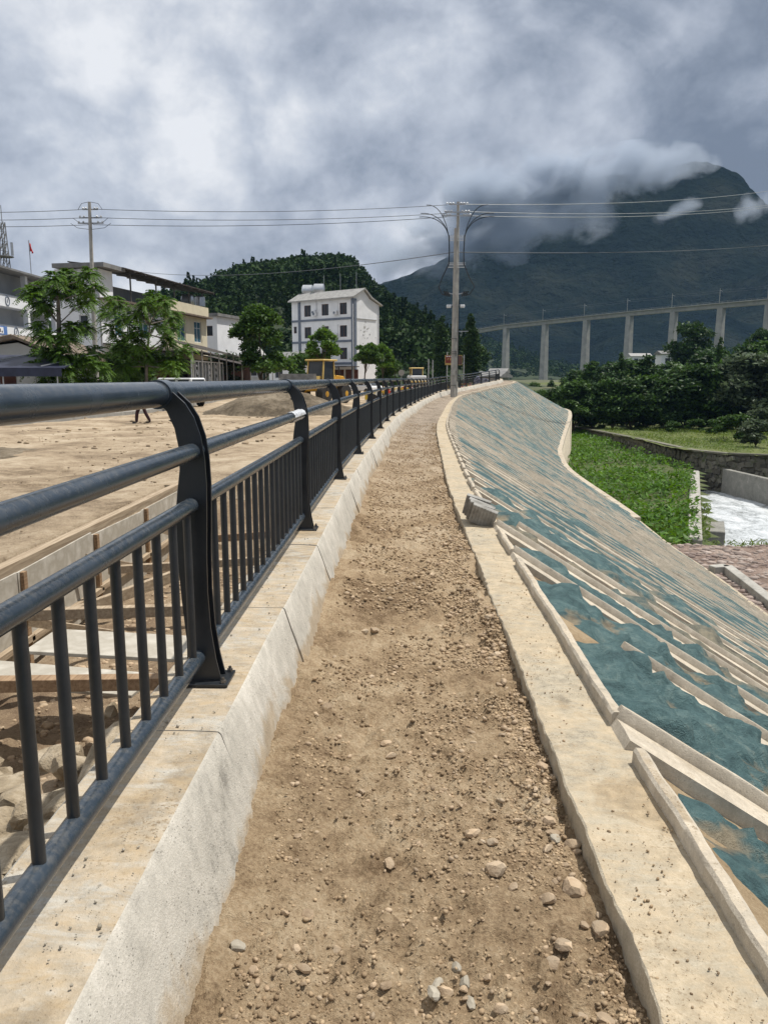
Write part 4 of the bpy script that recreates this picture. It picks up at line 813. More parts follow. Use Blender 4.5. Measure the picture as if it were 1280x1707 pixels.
put('flag', npmesh('flag', np.stack([-.08+.4*W_*np.sin(U_*3)+.15*U_, U_*.2+.1*np.sin(U_*7+W_*2), ht-1.1*W_-.25*U_-.1], -1).reshape(-1, 3), grid_faces(10, 8), True), M['red'], t); MB().bar((0, 0, .2), (-1.6, 0, -1.), .05, .05).build('stay', M['bucket'], t)
# old tiled house and market awning in front of the school
hp = P(22, 600, 50); t = thing('old_tiled_house', 'old low house with brown tiled gable roof in front of the school', 'house', (hp.x-1.5, 51, BG)); m = MB(); m.prism([(-4.5, 0), (4., 0), (4., 3.1), (1.4, 4.1), (-4.5, 3.4)], (0, 9, 0)); m.build('wall', M['greywall'], t)
m = MB(); m.prism([(-5.5, 3.05), (-5.5, 3.2), (1.4, 4.55), (4.8, 3.15), (4.8, 3.0), (1.4, 4.35)], (0, 10, 0), (0, -.6, 0)); rf = m.build('roof', M['oldtile'], t)
for k_ in range(22): MB().tube([(-5.5+.15, -.55+k_*.46, 3.22), (1.3, -.55+k_*.46, 4.57)], .07, 6).build('tile_row', M['oldtile'], rf)
t = thing('market_awning', 'dark blue market awning on poles in front of the old house', 'awning', (-23.6, 42., BG)); m = MB()
c = [Vector((-5, 0, 2.3)), Vector((5.2, 0, 2.3)), Vector((5.2, 4, 3.1)), Vector((-5, 4, 3.1))]; up = Vector((0, 0, .06)); m.add(c+[v+up for v in c], [(0, 1, 2, 3), (7, 6, 5, 4), (0, 4, 5, 1), (1, 5, 6, 2), (2, 6, 7, 3), (3, 7, 4, 0)]); m.build('canopy_sheet', M['bluetarp'], t)
MB().box((0, -.03, 2.12), (10.2, .05, .46)).build('valance', M['bluetarp'], t)
for x in (-4.6, -1.5, 1.8, 4.8):
    for y in (.1, 3.9): MB().tube([(x, y, 0), (x, y, 2.3+.2*y)], .04, 6).build('pole', M['steel'], t)
for x in (-4, 0., 4.): MB().bar((x, -.02, 2.45), (x+1.6, 3.9, 3.2), .05, .05).build('rafter', M['steel'], t)
t = thing('stall_screen', 'white stall screen with a red brown door below the dark awning', 'screen', (-23.8, 47, BG)); MB().box((0, 0, 1.05), (9, .12, 2.1)).build('panel', M['white'], t); MB().box((-.2, -.08, 1.05), (1., .05, 2.0)).build('door', M['redbrick'], t)
# four storey white building
A, ex = Vector((-7.6, 124, BG)), Vector((-.8, .6, 0)); ng = Vector((.6, .8, 0)); LF, LG, HE = 13.7, 6.2, 14.5; nf = -ng; ngab = -ex
t = thing('white_apartment_building', 'white four storey building with grey trim and gabled tile roof by the hill', 'building', A); wins = []
for fl in range(1, 4):
    for u in (1.5, 5.4, 9.3): wins.append((u, u+1.5, 1.3+fl*3.5, 3.1+fl*3.5))
wins += [(12.6, 13.3, 9.2, 10.3), (12.6, 13.3, 5.3, 6.2)]
m = MB(); facade(m, (0, 0, 0), ex, nf, LF, HE, wins); m.build('front_wall', M['white'], t)
for w in wins: window(t, (0, 0, 0), ex, nf, *w, 'brownframe', 'glass', 1 if w[1]-w[0] > 1 else 0, False)
m = MB(); rg = .38; gz = HE+1.05; v = [Vector((0, 0, 0)), ng*LG, ng*LG+Vector((0, 0, HE-1.0)), ng*(LG*.62)+Vector((0, 0, HE-.2)), ng*(LG*rg)+Vector((0, 0, gz)), Vector((0, 0, HE))]
m.add(v, [tuple(range(6))]); m.add([q+ex*LF for q in v], [tuple(range(6))]); m.quad(ng*LG, ng*LG+ex*LF, ng*LG+ex*LF+Vector((0, 0, HE-1)), ng*LG+Vector((0, 0, HE-1))); m.build('gable_wall', M['white'], t)
m = MB(); m.prism([(-.55, HE-.28), (-.55, HE-.12), (LG*rg, gz+.32), (LG*.66, HE+.10), (LG+.6, HE-.98), (LG+.6, HE-1.12), (LG*.64, HE-.10), (LG*rg, gz+.12)], ex*(LF+.8), -ex*.4, ng); rf = m.build('roof', M['paletile'], t)
for k_ in range(36): a = -ex*.35+ex*(LF+.7)*k_/35-ng*.5+Vector((0, 0, HE-.10)); MB().bar(a, -ex*.35+ex*(LF+.7)*k_/35+ng*(LG*rg)+Vector((0, 0, gz+.33)), .12, .07).build('tile_row', M['paletile'], rf)
rt = Matrix((ex, nf, Vector((0, 0, 1)))).transposed()
for z in (4.15, 7.65, 11.15): MB().box(ex*LF/2+nf*.05+Vector((0, 0, z)), (LF, .1, .34), rt).build('floor_band', M['slate'], t)
for u in (.28, 11.9): MB().box(ex*u+nf*.06+Vector((0, 0, HE/2-.1)), (.5, .13, HE-.5), rt).build('corner_pilaster', M['slate'], t)
MB().box(ng*.25+ngab*.06+Vector((0, 0, HE/2-.1)), (.13, .5, HE-.6), Matrix((ngab, ng, Vector((0, 0, 1)))).transposed()).build('corner_pilaster', M['slate'], t)
for o_ in (nf*.2+ex*.05, ng*(LG-.15)+ngab*.1): MB().tube([o_, o_+Vector((0, 0, HE-1.2))], .07, 8).build('downpipe', M['frame'], t)
for u, z in ((3.7, 12.1), (8.2, 12.1), (3.7, 8.6), (8.4, 12.4)):
    ac = MB().box(ex*u+nf*.3+Vector((0, 0, z)), (.8, .34, .56), rt).build('air_conditioner', M['frame'], t); MB().lathe([(.2, 0), (.2, .02)], ex*(u+.1)+nf*.475+Vector((0, 0, z)), 14, rt @ Matrix.Rotation(-math.pi/2, 3, 'X')).build('fan_grille', M['slate'], ac); MB().tube([ex*(u-.3)+nf*.06+Vector((0, 0, z)), ex*(u-.35)+nf*.06+Vector((0, 0, z+1.7))], .035, 5).build('pipe', M['frame'], ac)
rg_ = Matrix((ng, ngab, Vector((0, 0, 1)))).transposed(); gr = random.Random(8); m = MB()
for q in range(26):
    s_ = gr.uniform(.05, .22); c = ng*(LG*.45+gr.gauss(0, .8))+ngab*.012+Vector((0, 0, 9.3+gr.gauss(0, .75))); a = gr.uniform(0, 3); m.prism([(s_*math.cos(k_*1.05+a)*gr.uniform(.5, 1.1), s_*math.sin(k_*1.05+a)*gr.uniform(.4, .9)) for k_ in range(6)], ngab*.006*(1+q*.06), c, ng)
mu = m.build('wall_painting', M['greywall'], t); mu['kind'] = 'stuff'; MB().box(ng*LG*.5+ngab*.06+Vector((0, 0, 11.1)), (LG*.8, .1, .10), rg_).build('ledge', M['greywall'], t)
MB().box(ex*4.5+nf*1.5+Vector((0, 0, 3.6)), (11, 3., .12), rt).build('ground_awning', M['rust'], t)
for u in (.5, 3.5, 6.5, 9.5): MB().box(ex*u+nf*.05+Vector((0, 0, 1.6)), (2.6, .08, 3.1), rt).build('shutter', M['redbrick'], t)
for k_, u in enumerate((13.2, 10.6)): tank('water_tank', ['leftmost steel water tank on the white building roof', 'steel water tank beside the ridge of the white building roof'][k_], A+ex*u+ng*3.4+Vector((0, 0, HE+.2)), .95, 2.0, False)
for k_, u in enumerate((1.6, 5.0, 8.6)): tag(MB().tube([(0, 0, 0), (0, 0, 3.)], .035, 5).build('roof_rod', M['steel'], None, loc=A+ex*u+ng*2.5+Vector((0, 0, HE+1))), ['thin metal rod on the white building roof near the gable', 'thin metal rod at the middle of the white building roof', 'thin metal rod beside the roof tank of the white building'][k_], 'rod')
# small grey houses between
def hut(name, lab, loc, w, d, h, rz, wall, roof, wn=2):
    t = thing(name, lab, 'house', loc, rz); m = MB(); ws = [((i+.3)*w/wn-w/2*0, (i+.75)*w/wn, h*.4, h*.75) for i in range(wn)]; facade(m, (-w/2, -d/2, 0), (1, 0, 0), (0, -1, 0), w, h, ws); m.quad((w/2, -d/2, 0), (w/2, d/2, 0), (w/2, d/2, h), (w/2, -d/2, h)); m.quad((-w/2, d/2, 0), (w/2, d/2, 0), (w/2, d/2, h), (-w/2, d/2, h)); m.quad((-w/2, -d/2, 0), (-w/2, d/2, 0), (-w/2, d/2, h), (-w/2, -d/2, h)); m.build('wall', M[wall], t)
    for q in ws: window(t, (-w/2, -d/2, 0), (1, 0, 0), (0, -1, 0), *q, 'frame', 'glass', 0, False, fw=.1)
    MB().prism([(-d/2-.6, h-.1), (-d/2-.6, h+.1), (0, h+d*.28), (d/2+.6, h+.1), (d/2+.6, h-.1)], (w+1, 0, 0), (-w/2-.5, 0, 0), (0, 1, 0)).build('roof', M[roof], t); return t
q = P(392, 575, 125); hut('grey_house', 'small grey house with pale roof left of the bushy tree', (q.x, q.y, BG), 7, 6, 5.2, .5, 'greywall', 'paletile')
q = P(495, 600, 120); hut('low_annex', 'low white annex with grey roof beside the white apartment building', (q.x, q.y, BG), 7, 5, 4.4, -.5, 'white', 'tile')
q = P(818, 640, 140); hut('roadside_house', 'low grey house by the viaduct pier at the far end of the path', (q.x+.3, q.y, -.8), 4.6, 3.6, 2.5, -.6, 'greywall', 'tile', 3); MB()
q = P(828, 640, 146); hut('flat_white_house', 'small white block house behind the grey roadside house', (q.x+.6, q.y+2, -.8), 2.6, 2.6, 3.4, -.3, 'white', 'tile', 1)
q = P(1107, 605, 270); hut('white_cottage', 'white cottage among the trees below the viaduct', (q.x, q.y, q.z-2.2), 4.6, 4, 5.2, .2, 'white', 'tile', 1)
q = P(1065, 592, 420); hut('valley_house', 'tiny pale house far down the valley left of the cottage', (q.x, q.y, q.z-5), 11, 6, 4.4, .1, 'white', 'paletile', 2)
# ------------------------------------------------------------------ street trees on the left
def px_tree(seed, name, lab, d, bx, trunk_px, tips_px, lm, n_leaf, L, tr):
    base = P(bx, 640, d); base.z = -.28; r_ = random.Random(seed)
    tp = [P(x, y, d)-base for x, y in trunk_px]; tp[0].z = -.1
    tips = []
    for x, y in tips_px:
        t = P(x, y, d+r_.uniform(-1.7, 1.7))-base; k_ = min(range(len(tp)), key=lambda i: (abs(tp[i].z-(t.z-.9)))); tips.append((tp[k_], t))
    t, c = feather_tree(seed, (tp, [tr*(1.15-.75*i/(len(tp)-1)) for i in range(len(tp))]), tips, n_leaf, L); return plant_tree(name, lab, 'tree', base, (t, c), lm, bark='palebark')
px_tree(21, 'street_tree', 'tall feather leaved street tree in front of the school, leftmost tree', 45, 99, [(100, 650), (99, 600), (98, 540), (97, 500), (95, 480)],
        [(90, 462), (112, 458), (68, 478), (48, 486), (148, 455), (150, 500), (130, 478), (70, 512), (98, 488), (62, 545), (78, 560), (60, 500), (120, 545), (112, 565), (140, 545), (150, 605), (130, 600), (110, 615), (162, 585), (90, 605), (62, 592), (142, 628), (105, 590), (80, 585), (170, 612), (55, 612), (80, 630), (120, 635), (158, 480), (160, 635)], 'leafA', 34, .90, .16)
px_tree(22, 'street_tree', 'feather leaved street tree in front of the cream building', 48, 243, [(243, 650), (244, 610), (246, 585), (248, 560), (250, 540)],
        [(255, 492), (242, 505), (275, 502), (292, 525), (222, 522), (190, 500), (202, 532), (182, 548), (215, 558), (232, 575), (266, 540), (286, 548), (252, 590), (298, 600), (215, 592), (240, 602), (272, 600), (290, 612), (178, 520), (200, 575), (205, 610), (230, 555), (310, 582), (280, 570), (265, 515), (220, 625), (195, 625)], 'leafA', 32, .86, .10)
T = {}
T['bushy'] = tree_mesh(31, 9.4, 3.2, 1.6, 26, 15000, .20); T['small'] = tree_mesh(32, 7.6, 2.3, 3.2, 16, 8000, .17, trunk_r=.09); T['small2'] = tree_mesh(33, 7.2, 2.3, 3.0, 15, 7000, .17, trunk_r=.09)
def tree_px(key, name, lab, x, d, H0, Hm, lm, rz=0., g=None, cat='tree', z=-.3, sxy=None):
    b = P(x, 640, d); return plant_tree(name, lab, cat, (b.x, b.y, z), T[key], lm, rz, Hm/H0, g, sxy=sxy)
tree_px('bushy', 'bushy_tree', 'large dense bushy tree left of the white apartment building', 438, 80, 9.4, 9.3, 'leafB', .3)
tree_px('small', 'street_tree', 'bright green round tree behind the yellow loader', 537, 94, 7.6, 7.6, 'leafBright', 1.)
tree_px('small2', 'street_tree', 'small dark trunked tree before the gable of the white building', 608, 98, 7.2, 6.6, 'leafB', 2.)
tree_px('small', 'street_tree', 'small tree with yellowish leaves right of the white building gable', 638, 106, 7.6, 6.3, 'leafBright', 4.)
T['shrub'] = tree_mesh(34, 3.4, 1.9, .4, 12, 3500, .17, trunk_r=.05)
for i, (x, d, h, lab) in enumerate([(378, 92, 4.6, 'pale bush beside the slim white house'), (655, 108, 4., 'green shrub left of the round road sign'), (500, 105, 5., 'dark shrub in the shade behind the loader'), (640, 120, 3.6, 'dark green shrub behind the yellow leaved tree'), (215, 60, 4.4, 'dark shrub under the feather leaved tree'), (185, 58, 3.6, 'dark shrub by the wall of the cream building')]): tree_px('shrub', 'shrub', lab, x, d, 3.4, h, 'leafMid' if i else 'leafGrey', i*1.3, cat='shrub')
T['cypress'] = tree_mesh(35, 13, 2.3, .6, 22, 9000, .24, 'column'); tree_px('cypress', 'cypress_tree', 'tall dark conifer just right of the main power pole', 783, 128, 13, 12.6, 'leafDark', cat='tree', z=-.8)
tree_px('cypress', 'cypress_tree', 'dark conifer behind the power pole and road sign', 735, 150, 13, 14, 'leafDark', 2., cat='tree', z=-.8)
# ------------------------------------------------------------------ machines and vehicles
def wheel(parent, c, r, w, ax=(1, 0, 0), tyre='black', rim='yellow'):
    rot = Vector(ax).to_track_quat('Z', 'Y').to_matrix(); tw = MB().lathe([(r*.55, -w/2), (r*.92, -w/2), (r, -w*.32), (r, w*.32), (r*.92, w/2), (r*.55, w/2)], (0, 0, 0), 20, rot).build('tyre', M[tyre], None, True); o = thing_part('wheel', parent, c); tw.parent = o
    MB().lathe([(r*.1, -w*.53), (r*.56, -w*.46), (r*.56, w*.46), (r*.1, w*.53)], (0, 0, 0), 14, rot).build('rim', M[rim], o, True)
    return o
def thing_part(name, parent, c):
    me = MB().box((0, 0, 0), (.08, .08, .08)).mesh(name, bevel=.01); return put(name, me, M['bucket'], parent, c)
lp = P(532, 640, 57); t = thing('wheel_loader', 'yellow wheel loader with its bucket lowered toward the gravel heap', 'loader', (lp.x, lp.y, PZ+.05), R_(-28))   # drives toward -y
MB().prism([(-.9, .9), (2.6, .9), (2.8, 1.6), (2.4, 2.0), (.9, 2.1), (.8, 1.5), (-.9, 1.3)], (1.3, 0, 0), (-.65, 0, 0), (0, 1, 0)).build('body', M['yellow'], t, bevel=.05)
cab = MB().prism([(-.55, 1.5), (.95, 1.5), (.95, 3.05), (-.35, 3.05)], (1.3, 0, 0), (-.65, 0, 0), (0, 1, 0)).build('cab', M['glass'], t); MB().box((0, .32, 3.14), (1.65, 1.9, .13)).build('cab_roof', M['cabyellow'], cab, bevel=.04)
for sx in (-.67, .67):
    for y0, y1 in ((-.55, -.36), (.95, .95)): MB().bar((sx, y0, 1.5), (sx, y1, 3.08), .09, .09).build('cab_pillar', M['cabyellow'], cab)
for sx in (-.95, .95): MB().tube([(sx*.9, .9, 2.0), (sx*1.15, .6, 2.1), (sx*1.25, .55, 2.7)], .03, 5).build('mirror_arm', M['black'], cab)
MB().tube([(.45, 2.0, 2.0), (.45, 2.0, 2.75)], .06, 8).build('exhaust', M['black'], t)
for sx in (-.45, .45): MB().prism([(-.4, 1.75), (-.2, 2.0), (-1.7, 2.0), (-2.6, 1.6), (-2.6, 1.3), (-1.6, 1.65)], (.14, 0, 0), (sx-.07, 0, 0), (0, 1, 0)).build('lift_arm', M['cabyellow'], t)
MB().prism([(-2.5, 2.15), (-2.4, 1.3), (-3.0, 1.12), (-3.6, 1.2), (-3.55, 1.28), (-2.95, 1.32), (-2.75, 2.15)], (2.9, 0, 0), (-1.45, 0, 0), (0, 1, 0)).build('bucket', M['bucket'], t)
for sx in (-1.4, 1.4): MB().prism([(-2.5, 2.15), (-2.45, 1.3), (-3.0, 1.15), (-3.5, 1.22)], (.05, 0, 0), (sx-.025, 0, 0), (0, 1, 0)).build('bucket_side', M['bucket'], t)
for sx in (-.95, .95):
    for y in (-.75, 1.9): wheel(t, (sx, y, .72), .72, .5)
    MB().box((sx, 1.9, 1.5), (.6, 1.5, .08)).build('fender', M['yellow'], t, bevel=.02)
rp = P(694, 640, 104); t = thing('road_roller', 'road roller with yellow cab roof and white front hood behind the railing', 'roller', (rp.x, rp.y, .0), R_(10))
MB().lathe([(.75, -1.0), (.8, -.97), (.8, .97), (.75, 1.0)], (0, -1.6, .8), 24, Matrix.Rotation(math.pi/2, 3, 'Y')).build('drum', M['bucket'], t, True); MB().box((0, -1.55, 1.05), (2.35, 2.1, .22)).build('drum_frame', M['cabyellow'], t, bevel=.04); MB().box((0, -1.2, 1.55), (2.0, 1.2, .55)).build('hood', M['white'], t, bevel=.08); MB().box((0, 1.4, 1.35), (1.7, 1.9, 1.0)).build('engine_cover', M['white'], t, bevel=.1)
cab = MB().box((0, .1, 2.05), (1.45, 1.3, 1.3)).build('cab', M['glass'], t); MB().box((0, .1, 2.82), (1.75, 1.6, .14)).build('cab_roof', M['cabyellow'], cab, bevel=.05)
for sx in (-.74, .74):
    for sy in (-.55, .75): MB().bar((sx, sy, 1.4), (sx, sy, 2.76), .09, .09).build('cab_pillar', M['cabyellow'], cab)
    wheel(t, (sx*1.2, 1.5, .7), .7, .5, rim='white')
def car(name, lab, loc, rz, L, W, H, van):
    t = thing(name, lab, 'van' if van else 'car', loc, rz); hb = H*.56; a = L/2
    body = [(-a, .35), (a, .35), (a, hb*.95), (a*.93, hb), (-a*.95, hb), (-a, hb*.8)]; MB().prism(body, (W, 0, 0), (-W/2, 0, 0), (0, 1, 0)).build('body', M['carwhite'], t, bevel=.06)
    gh = [(-a*.93, hb-.02), (a*(.62 if van else .42), hb-.02), (a*(.40 if van else .18), H), (-a*(.86 if van else .55), H)]
    MB().prism([(x, z) for x, z in gh], (W*.86, 0, 0), (-W*.43, 0, 0), (0, 1, 0)).build('cabin', M['carwhite'], t, bevel=.07)
    for s_ in (-1, 1):
        for f0, f1 in ((.06, .34), (.40, .66), (.71, .93)):
            y0, y1 = [gh[0][0]+(gh[1][0]-gh[0][0])*f_ for f_ in (f0, f1)]; k_ = .12 if f1 > .9 else 0; MB().prism([(y0, hb+.06), (y1, hb+.06), (y1-k_*2.2, H-.14), (y0+.05, H-.14)], (.02, 0, 0), (s_*W*.434-.01, 0, 0), (0, 1, 0)).build('side_window', M['glass'], t)
    for y, yt in ((gh[1][0]+.01, gh[2][0]+.05), (gh[0][0]-.02, gh[3][0]-.04)): MB().add([(-W*.36, y-.0, hb+.05), (W*.36, y, hb+.05), (W*.33, yt, H-.10), (-W*.33, yt, H-.10)], [(0, 1, 2, 3)]).build('windscreen', M['glass'], t)
    for sx in (-1, 1):
        for sy in (-.62, .62): wheel(t, (sx*W*.45, sy*a, .32), .32, .2, rim='steel')
        MB().box((sx*W*.36, a+.005, hb*.75), (.28, .03, .14)).build('headlight', M['insul'], t)
q = P(293, 640, 52); car('white_van', 'white van parked across the dirt site, only its roof showing above the rail', (q.x, q.y, PZ), R_(62), 4.6, 1.7, 1.92, True); q = P(604, 640, 84); car('white_car', 'white car parked by the white building behind the railing', (q.x, q.y, PZ+.2), R_(50), 4.3, 1.75, 1.62, False)
# traffic boards behind the railing
bm_ = [checker('barrier_pattern_a', [(.6, .42, .04), (.02, .02, .02), (.65, .5, .1), (.7, .68, .6)], 3.2), checker('barrier_pattern_b', [(.6, .06, .03), (.7, .7, .68), (.62, .4, .05), (.08, .06, .05)], 4.2)]
for i in range(9):
    y = 47+i*5.; x = float(at(y, -4.6)[0]); t = thing('barrier_board', f'{ORD[i]} patterned traffic board from the viewer in the row behind the railing', 'barrier', (x, y, PZ+(.0 if y < 55 else min((y-55)/40, 1)*.35)), R_(-20), 'traffic boards behind the railing')
    MB().box((0, 0, .88), (1.1, .06, .55)).build('panel', bm_[i % 2], t)
    for sx in (-.45, .45): MB().bar((sx, 0, 0), (sx, 0, .6), .06, .06).build('leg', M['steel'], t); MB().box((sx, 0, .04), (.08, .5, .06)).build('foot', M['steel'], t)
# road sign on two posts, poles, round sign
q = P(756, 600, 74); t = thing('road_sign', 'brown red framed road sign on two posts behind the power pole', 'sign', (q.x, q.y, 0)); zc = q.z
fr = MB().box((0, 0, zc), (1.62, .05, .92)).build('sign_frame', M['signyellow'], t); MB().box((-.40, -.032, zc+.08), (.72, .016, .70)).build('red_panel', M['signred'], fr); MB().box((.42, -.032, zc), (.72, .016, .84)).build('brown_panel', M['brownframe'], fr)
for k_, x in enumerate((-.62, -.42, -.2)): MB().box((x, -.045, zc+.34), (.14, .012, .09)).build('white_mark', M['frame'], fr)
m = MB()
for x, z, w, h in ((-.55, .08, .05, .18), (-.50, .14, .14, .04), (-.30, .08, .05, .2), (-.28, .12, .16, .04), (-.30, .02, .14, .04)): m.box((x, -.0445, zc+z), (w, .011+.002*len(m.v)/8, h))
m.build('lettering', M['signyellow'], fr); MB().box((-.40, -.045, zc-.36), (.72, .012, .12)).build('yellow_strip', M['signyellow'], fr)
for x, h in ((-.60, zc+.75), (.98, zc+.5)): MB().tube([(x, .08, -.3), (x, .08, h)], .05, 8).build('post', M['steel'], t)
for z in (.3, -.3): MB().bar((.8, .06, zc+z), (1.0, .06, zc+z), .04, .04).build('bracket', M['steel'], t)
for i, (x, y, d, lab) in enumerate([(714, 598, 76, 'taller of two slim grey posts left of the road sign'), (721, 600, 79, 'slim grey post nearest the road sign, with white base')]):
    b = P(x, 640, d); h = P(x, y, d).z; t = thing('slim_post', lab, 'post', (b.x, b.y, 0)); MB().tube([(0, 0, -.3), (0, 0, h)], .055, 8).build('pole', M['steel'], t); MB().box((0, 0, .05), (.35, .35, .7)).build('footing', M['white'], t, bevel=.03)
b = P(669, 621, 70); t = thing('round_sign', 'small grey round road sign on a post near the roller', 'sign', (b.x, b.y, -.2)); MB().tube([(0, 0, 0), (0, 0, b.z+.3)], .03, 8).build('post', M['steel'], t); MB().lathe([(.02, -.012), (.27, -.012), (.27, .012), (.02, .012)], (0, -.045, b.z+.2), 24, Matrix.Rotation(math.pi/2, 3, 'X')).build('disc', M['pier'], t)
# covered scooter at the far end
b = at(80, -2.2); t = thing('parked_scooter', 'small parked scooter under a blue and white cover at the far end of the path', 'scooter', (b[0]-.2, b[1], float(ZR(80))-.1), R_(70)); MB().prism([(-.75, .25), (.7, .25), (.8, .55), (.55, .95), (.3, 1.05), (.2, .75), (-.5, .8), (-.8, .6)], (.34, 0, 0), (-.17, 0, 0), (0, 1, 0)).build('cover', mat('scooter_cover', (.45, .46, .55), (.06, .06, .16), 5, 2, .6), t, bevel=.05)
for y in (-.6, .62): wheel(t, (0, y, .25), .25, .11, rim='steel')
MB().tube([(-.3, .42, 1.08), (.3, .42, 1.08)], .02, 6).build('handlebar', M['black'], t)
# stacked concrete slabs standing on the coping
sb = np.array(at(7.55, .17))
for i in range(4):
    nm = ['nearest', 'second', 'third', 'farthest'][i]; o = MB(); w, h, d_ = .255, .205+.014*(i % 2), .044; o.box((0, 0, h/2), (w, d_, h))
    for g_ in range(8): o.box((-w/2+.016+g_*.0318, -d_/2-.002, h/2), (.017, .007, h*.97))
    ob = put('concrete_slab', o.mesh('concrete_slab'), M['slabgrey']); ob.location = (sb[0]-.012*i, sb[1]+i*.092, .060+.012*i); ob.rotation_euler = (R_(20)+.05*math.sin(i*1.7), R_(18)+.03*math.cos(i*3), R_(-16)+.05*math.sin(i*2.3)); tag(ob, f'{nm} of four small grey concrete slabs stood together on the coping', 'slab', 'concrete slabs on the coping')
# ------------------------------------------------------------------ power poles and lines
pb = P(757, 662, 58.); PB = Vector((pb.x, pb.y, 0.05)); SC = 58/1280
hz = lambda y: P(757, y, 58.).z
t = thing('power_pole', 'tall double concrete power pole with cable terminals at the end of the path', 'power pole', PB); zt = hz(335)-PB.z
MB().tube([(.10, .18, -.3), (.08, .18, zt)], [.165, .095], 12).build('rear_shaft', M['pole_conc'], t, True); zf = hz(380)-PB.z; MB().tube([(-.10, 0, -.3), (-.06, 0, zf)], [.20, .13], 14).build('front_shaft', M['pole_conc'], t, True)
for z in (.9, 1.9, 3.2, 3.35, 4.3): MB().lathe([(.24, 0), (.24, .05)], (-.08, .02, z), 14).build('band', M['bucket'], t)
def zz_(y): return hz(y)-PB.z
for k_, (y, s) in enumerate(((340, .55), (353, .8), (359, 1.0))):
    ca = MB().bar((-s*1.1, .02, zz_(y)), (s*1.1, .02, zz_(y)), .07, .08).build('cross_arm', M['steel'], t)
    for sx in (-1, 1):
        m = MB()
        for j in range(3): m.lathe([(.03, 0), (.085, .02), (.03, .06)], (sx*(s*.6+.22*j), .02, zz_(y)+.05), 8)
        for j in range(3): MB().lathe([(.03, 0), (.085, .02), (.085, .04), (.03, .10)], (sx*(s*.5+.22*j), .02, zz_(y)+.05), 8).build('insulator', M['insul'], ca, True)
for y in (393, 396, 400, 438, 441, 445):
    MB().bar((-.62, -.02, zz_(y)), (.66, -.02, zz_(y)), .05, .045).build('cable_bracket', M['insul'], t)
for sx in (-1, 1):
    f_ = MB().bar((sx*.15, .0, zz_(490)), (sx*.75, .0, zz_(487)), .07, .07).build('fuse_bracket', M['steel'], t)
    for j in range(3): MB().bar((sx*(.42+.14*j), -.1, zz_(494)+.02*j), (sx*(.62+.14*j), -.1, zz_(486)+.02*j), .09, .09).build('fuse_switch', M['black'], f_)
    for j in range(2): MB().lathe([(.05, 0), (.09, .05), (.09, .18), (.04, .24)], (sx*(.42+.16*j), -.05, zz_(513)), 8).build('surge_arrester', M['insul'], t, True)
    MB().bar((sx*.1, 0, zz_(508)), (sx*.65, 0, zz_(508)), .06, .06).build('arrester_bracket', M['steel'], t)
    mid = [(sx*w, -.06, zz_(y)) for w, y in ((.56, 392), (.52, 420), (.55, 440), (1.0 if sx < 0 else .95, 462), (1.25 if sx < 0 else 1.35, 478), (1.0, 490), (.7, 492))]
    MB().tube(mid, .045, 6).build('cable', M['cable'], t)
    for y0, s, hx in ((341, 1.9, 2.2), (355, 2.3, 2.6), (361, 2.3, 2.7)):
        p0 = Vector((sx*hx, .0, zz_(y0))); p3 = Vector((sx*.56, -.06, zz_(396))); c1 = Vector((sx*(hx-1.0), 0, zz_(y0)+.1)); c2 = Vector((sx*.75, 0, zz_(372)+.1)); pts_ = []
        for j in range(11): u = j/10; pts_.append(p0*(1-u)**3+c1*3*u*(1-u)**2+c2*3*u*u*(1-u)+p3*u**3)
        MB().tube(pts_, .028, 6).build('jumper_cable', M['cable'], t)
MB().bar((-.15, -.05, zz_(552)), (.95, -.05, zz_(552)), .05, .05).build('side_arm', M['steel'], t); MB().box((-.1, -.26, 1.9), (.34, .03, .5)).build('notice_plate', M['pale_conc'], t)
m = MB(); m.tube([(.22, -.1, 1.2), (.22, -.1, zz_(500))], .035, 6); m.build('down_cable', M['cable'], t)
l0 = P(160, 640, 54.); t = thing('power_pole', 'slimmer concrete power pole rising behind the left street trees', 'power pole', (l0.x, l0.y, -.3)); zl = lambda y: P(152, y, 54.).z+.3; tipx = P(149, 338, 54.).x-l0.x
MB().tube([(0, 0, -.2), (tipx, 0, zl(336))], [.19, .10], 10).build('shaft', M['pole_conc'], t, True)
for y, s in ((348, .75), (362, 1.1), (371, 1.25)):
    cx_ = tipx*(zl(y)/zl(336)); ca = MB().bar((cx_-s*.7, .1, zl(y)), (cx_+s*.7, .1, zl(y)), .07, .08).build('cross_arm', M['steel'], t)
    for sx in (-.65, -.4, .4, .65): MB().lathe([(.03, 0), (.08, .02), (.08, .04), (.03, .10)], (cx_+sx*s, .1, zl(y)+.05), 8).build('insulator', M['insul'], ca, True)
    for sx in (-1, 1): MB().tube([(cx_+sx*s*1.1, .1, zl(y)), (cx_+sx*s*.75, .1, zl(y)-.30 if y > 350 else zl(y)+.38), (cx_+sx*.1, .0, zl(y)-.42 if y > 350 else zl(y)+.45)], .016, 5).build('jumper_cable', M['cable'], t)
def line(a, b, sag, r, lab, m='wire', cat='cable', g='overhead lines'):
    pts_ = [a.lerp(b, i/24)-Vector((0, 0, sag*4*(i/24)*(1-i/24))) for i in range(25)]; o = MB().tube(pts_, r, 5).build('overhead_line', M[m]); tag(o, lab, cat, g)
L3 = [(351, 348, 341), (363, 362, 355), (373.5, 374, 361)]; nm3 = ['uppermost', 'middle', 'lowest']
for i, (yl, yp, ym) in enumerate(L3):
    a, b, c = P(-120, yl+2, 50), P(150, yp, 54), P(757, ym, 58); line(a, b, .1, .020, f'{nm3[i]} wire of the three running left from the slim pole')
    line(P(155, yp, 54), P(745, ym, 58), .30, .020, f'{nm3[i]} wire of the three between the two power poles')
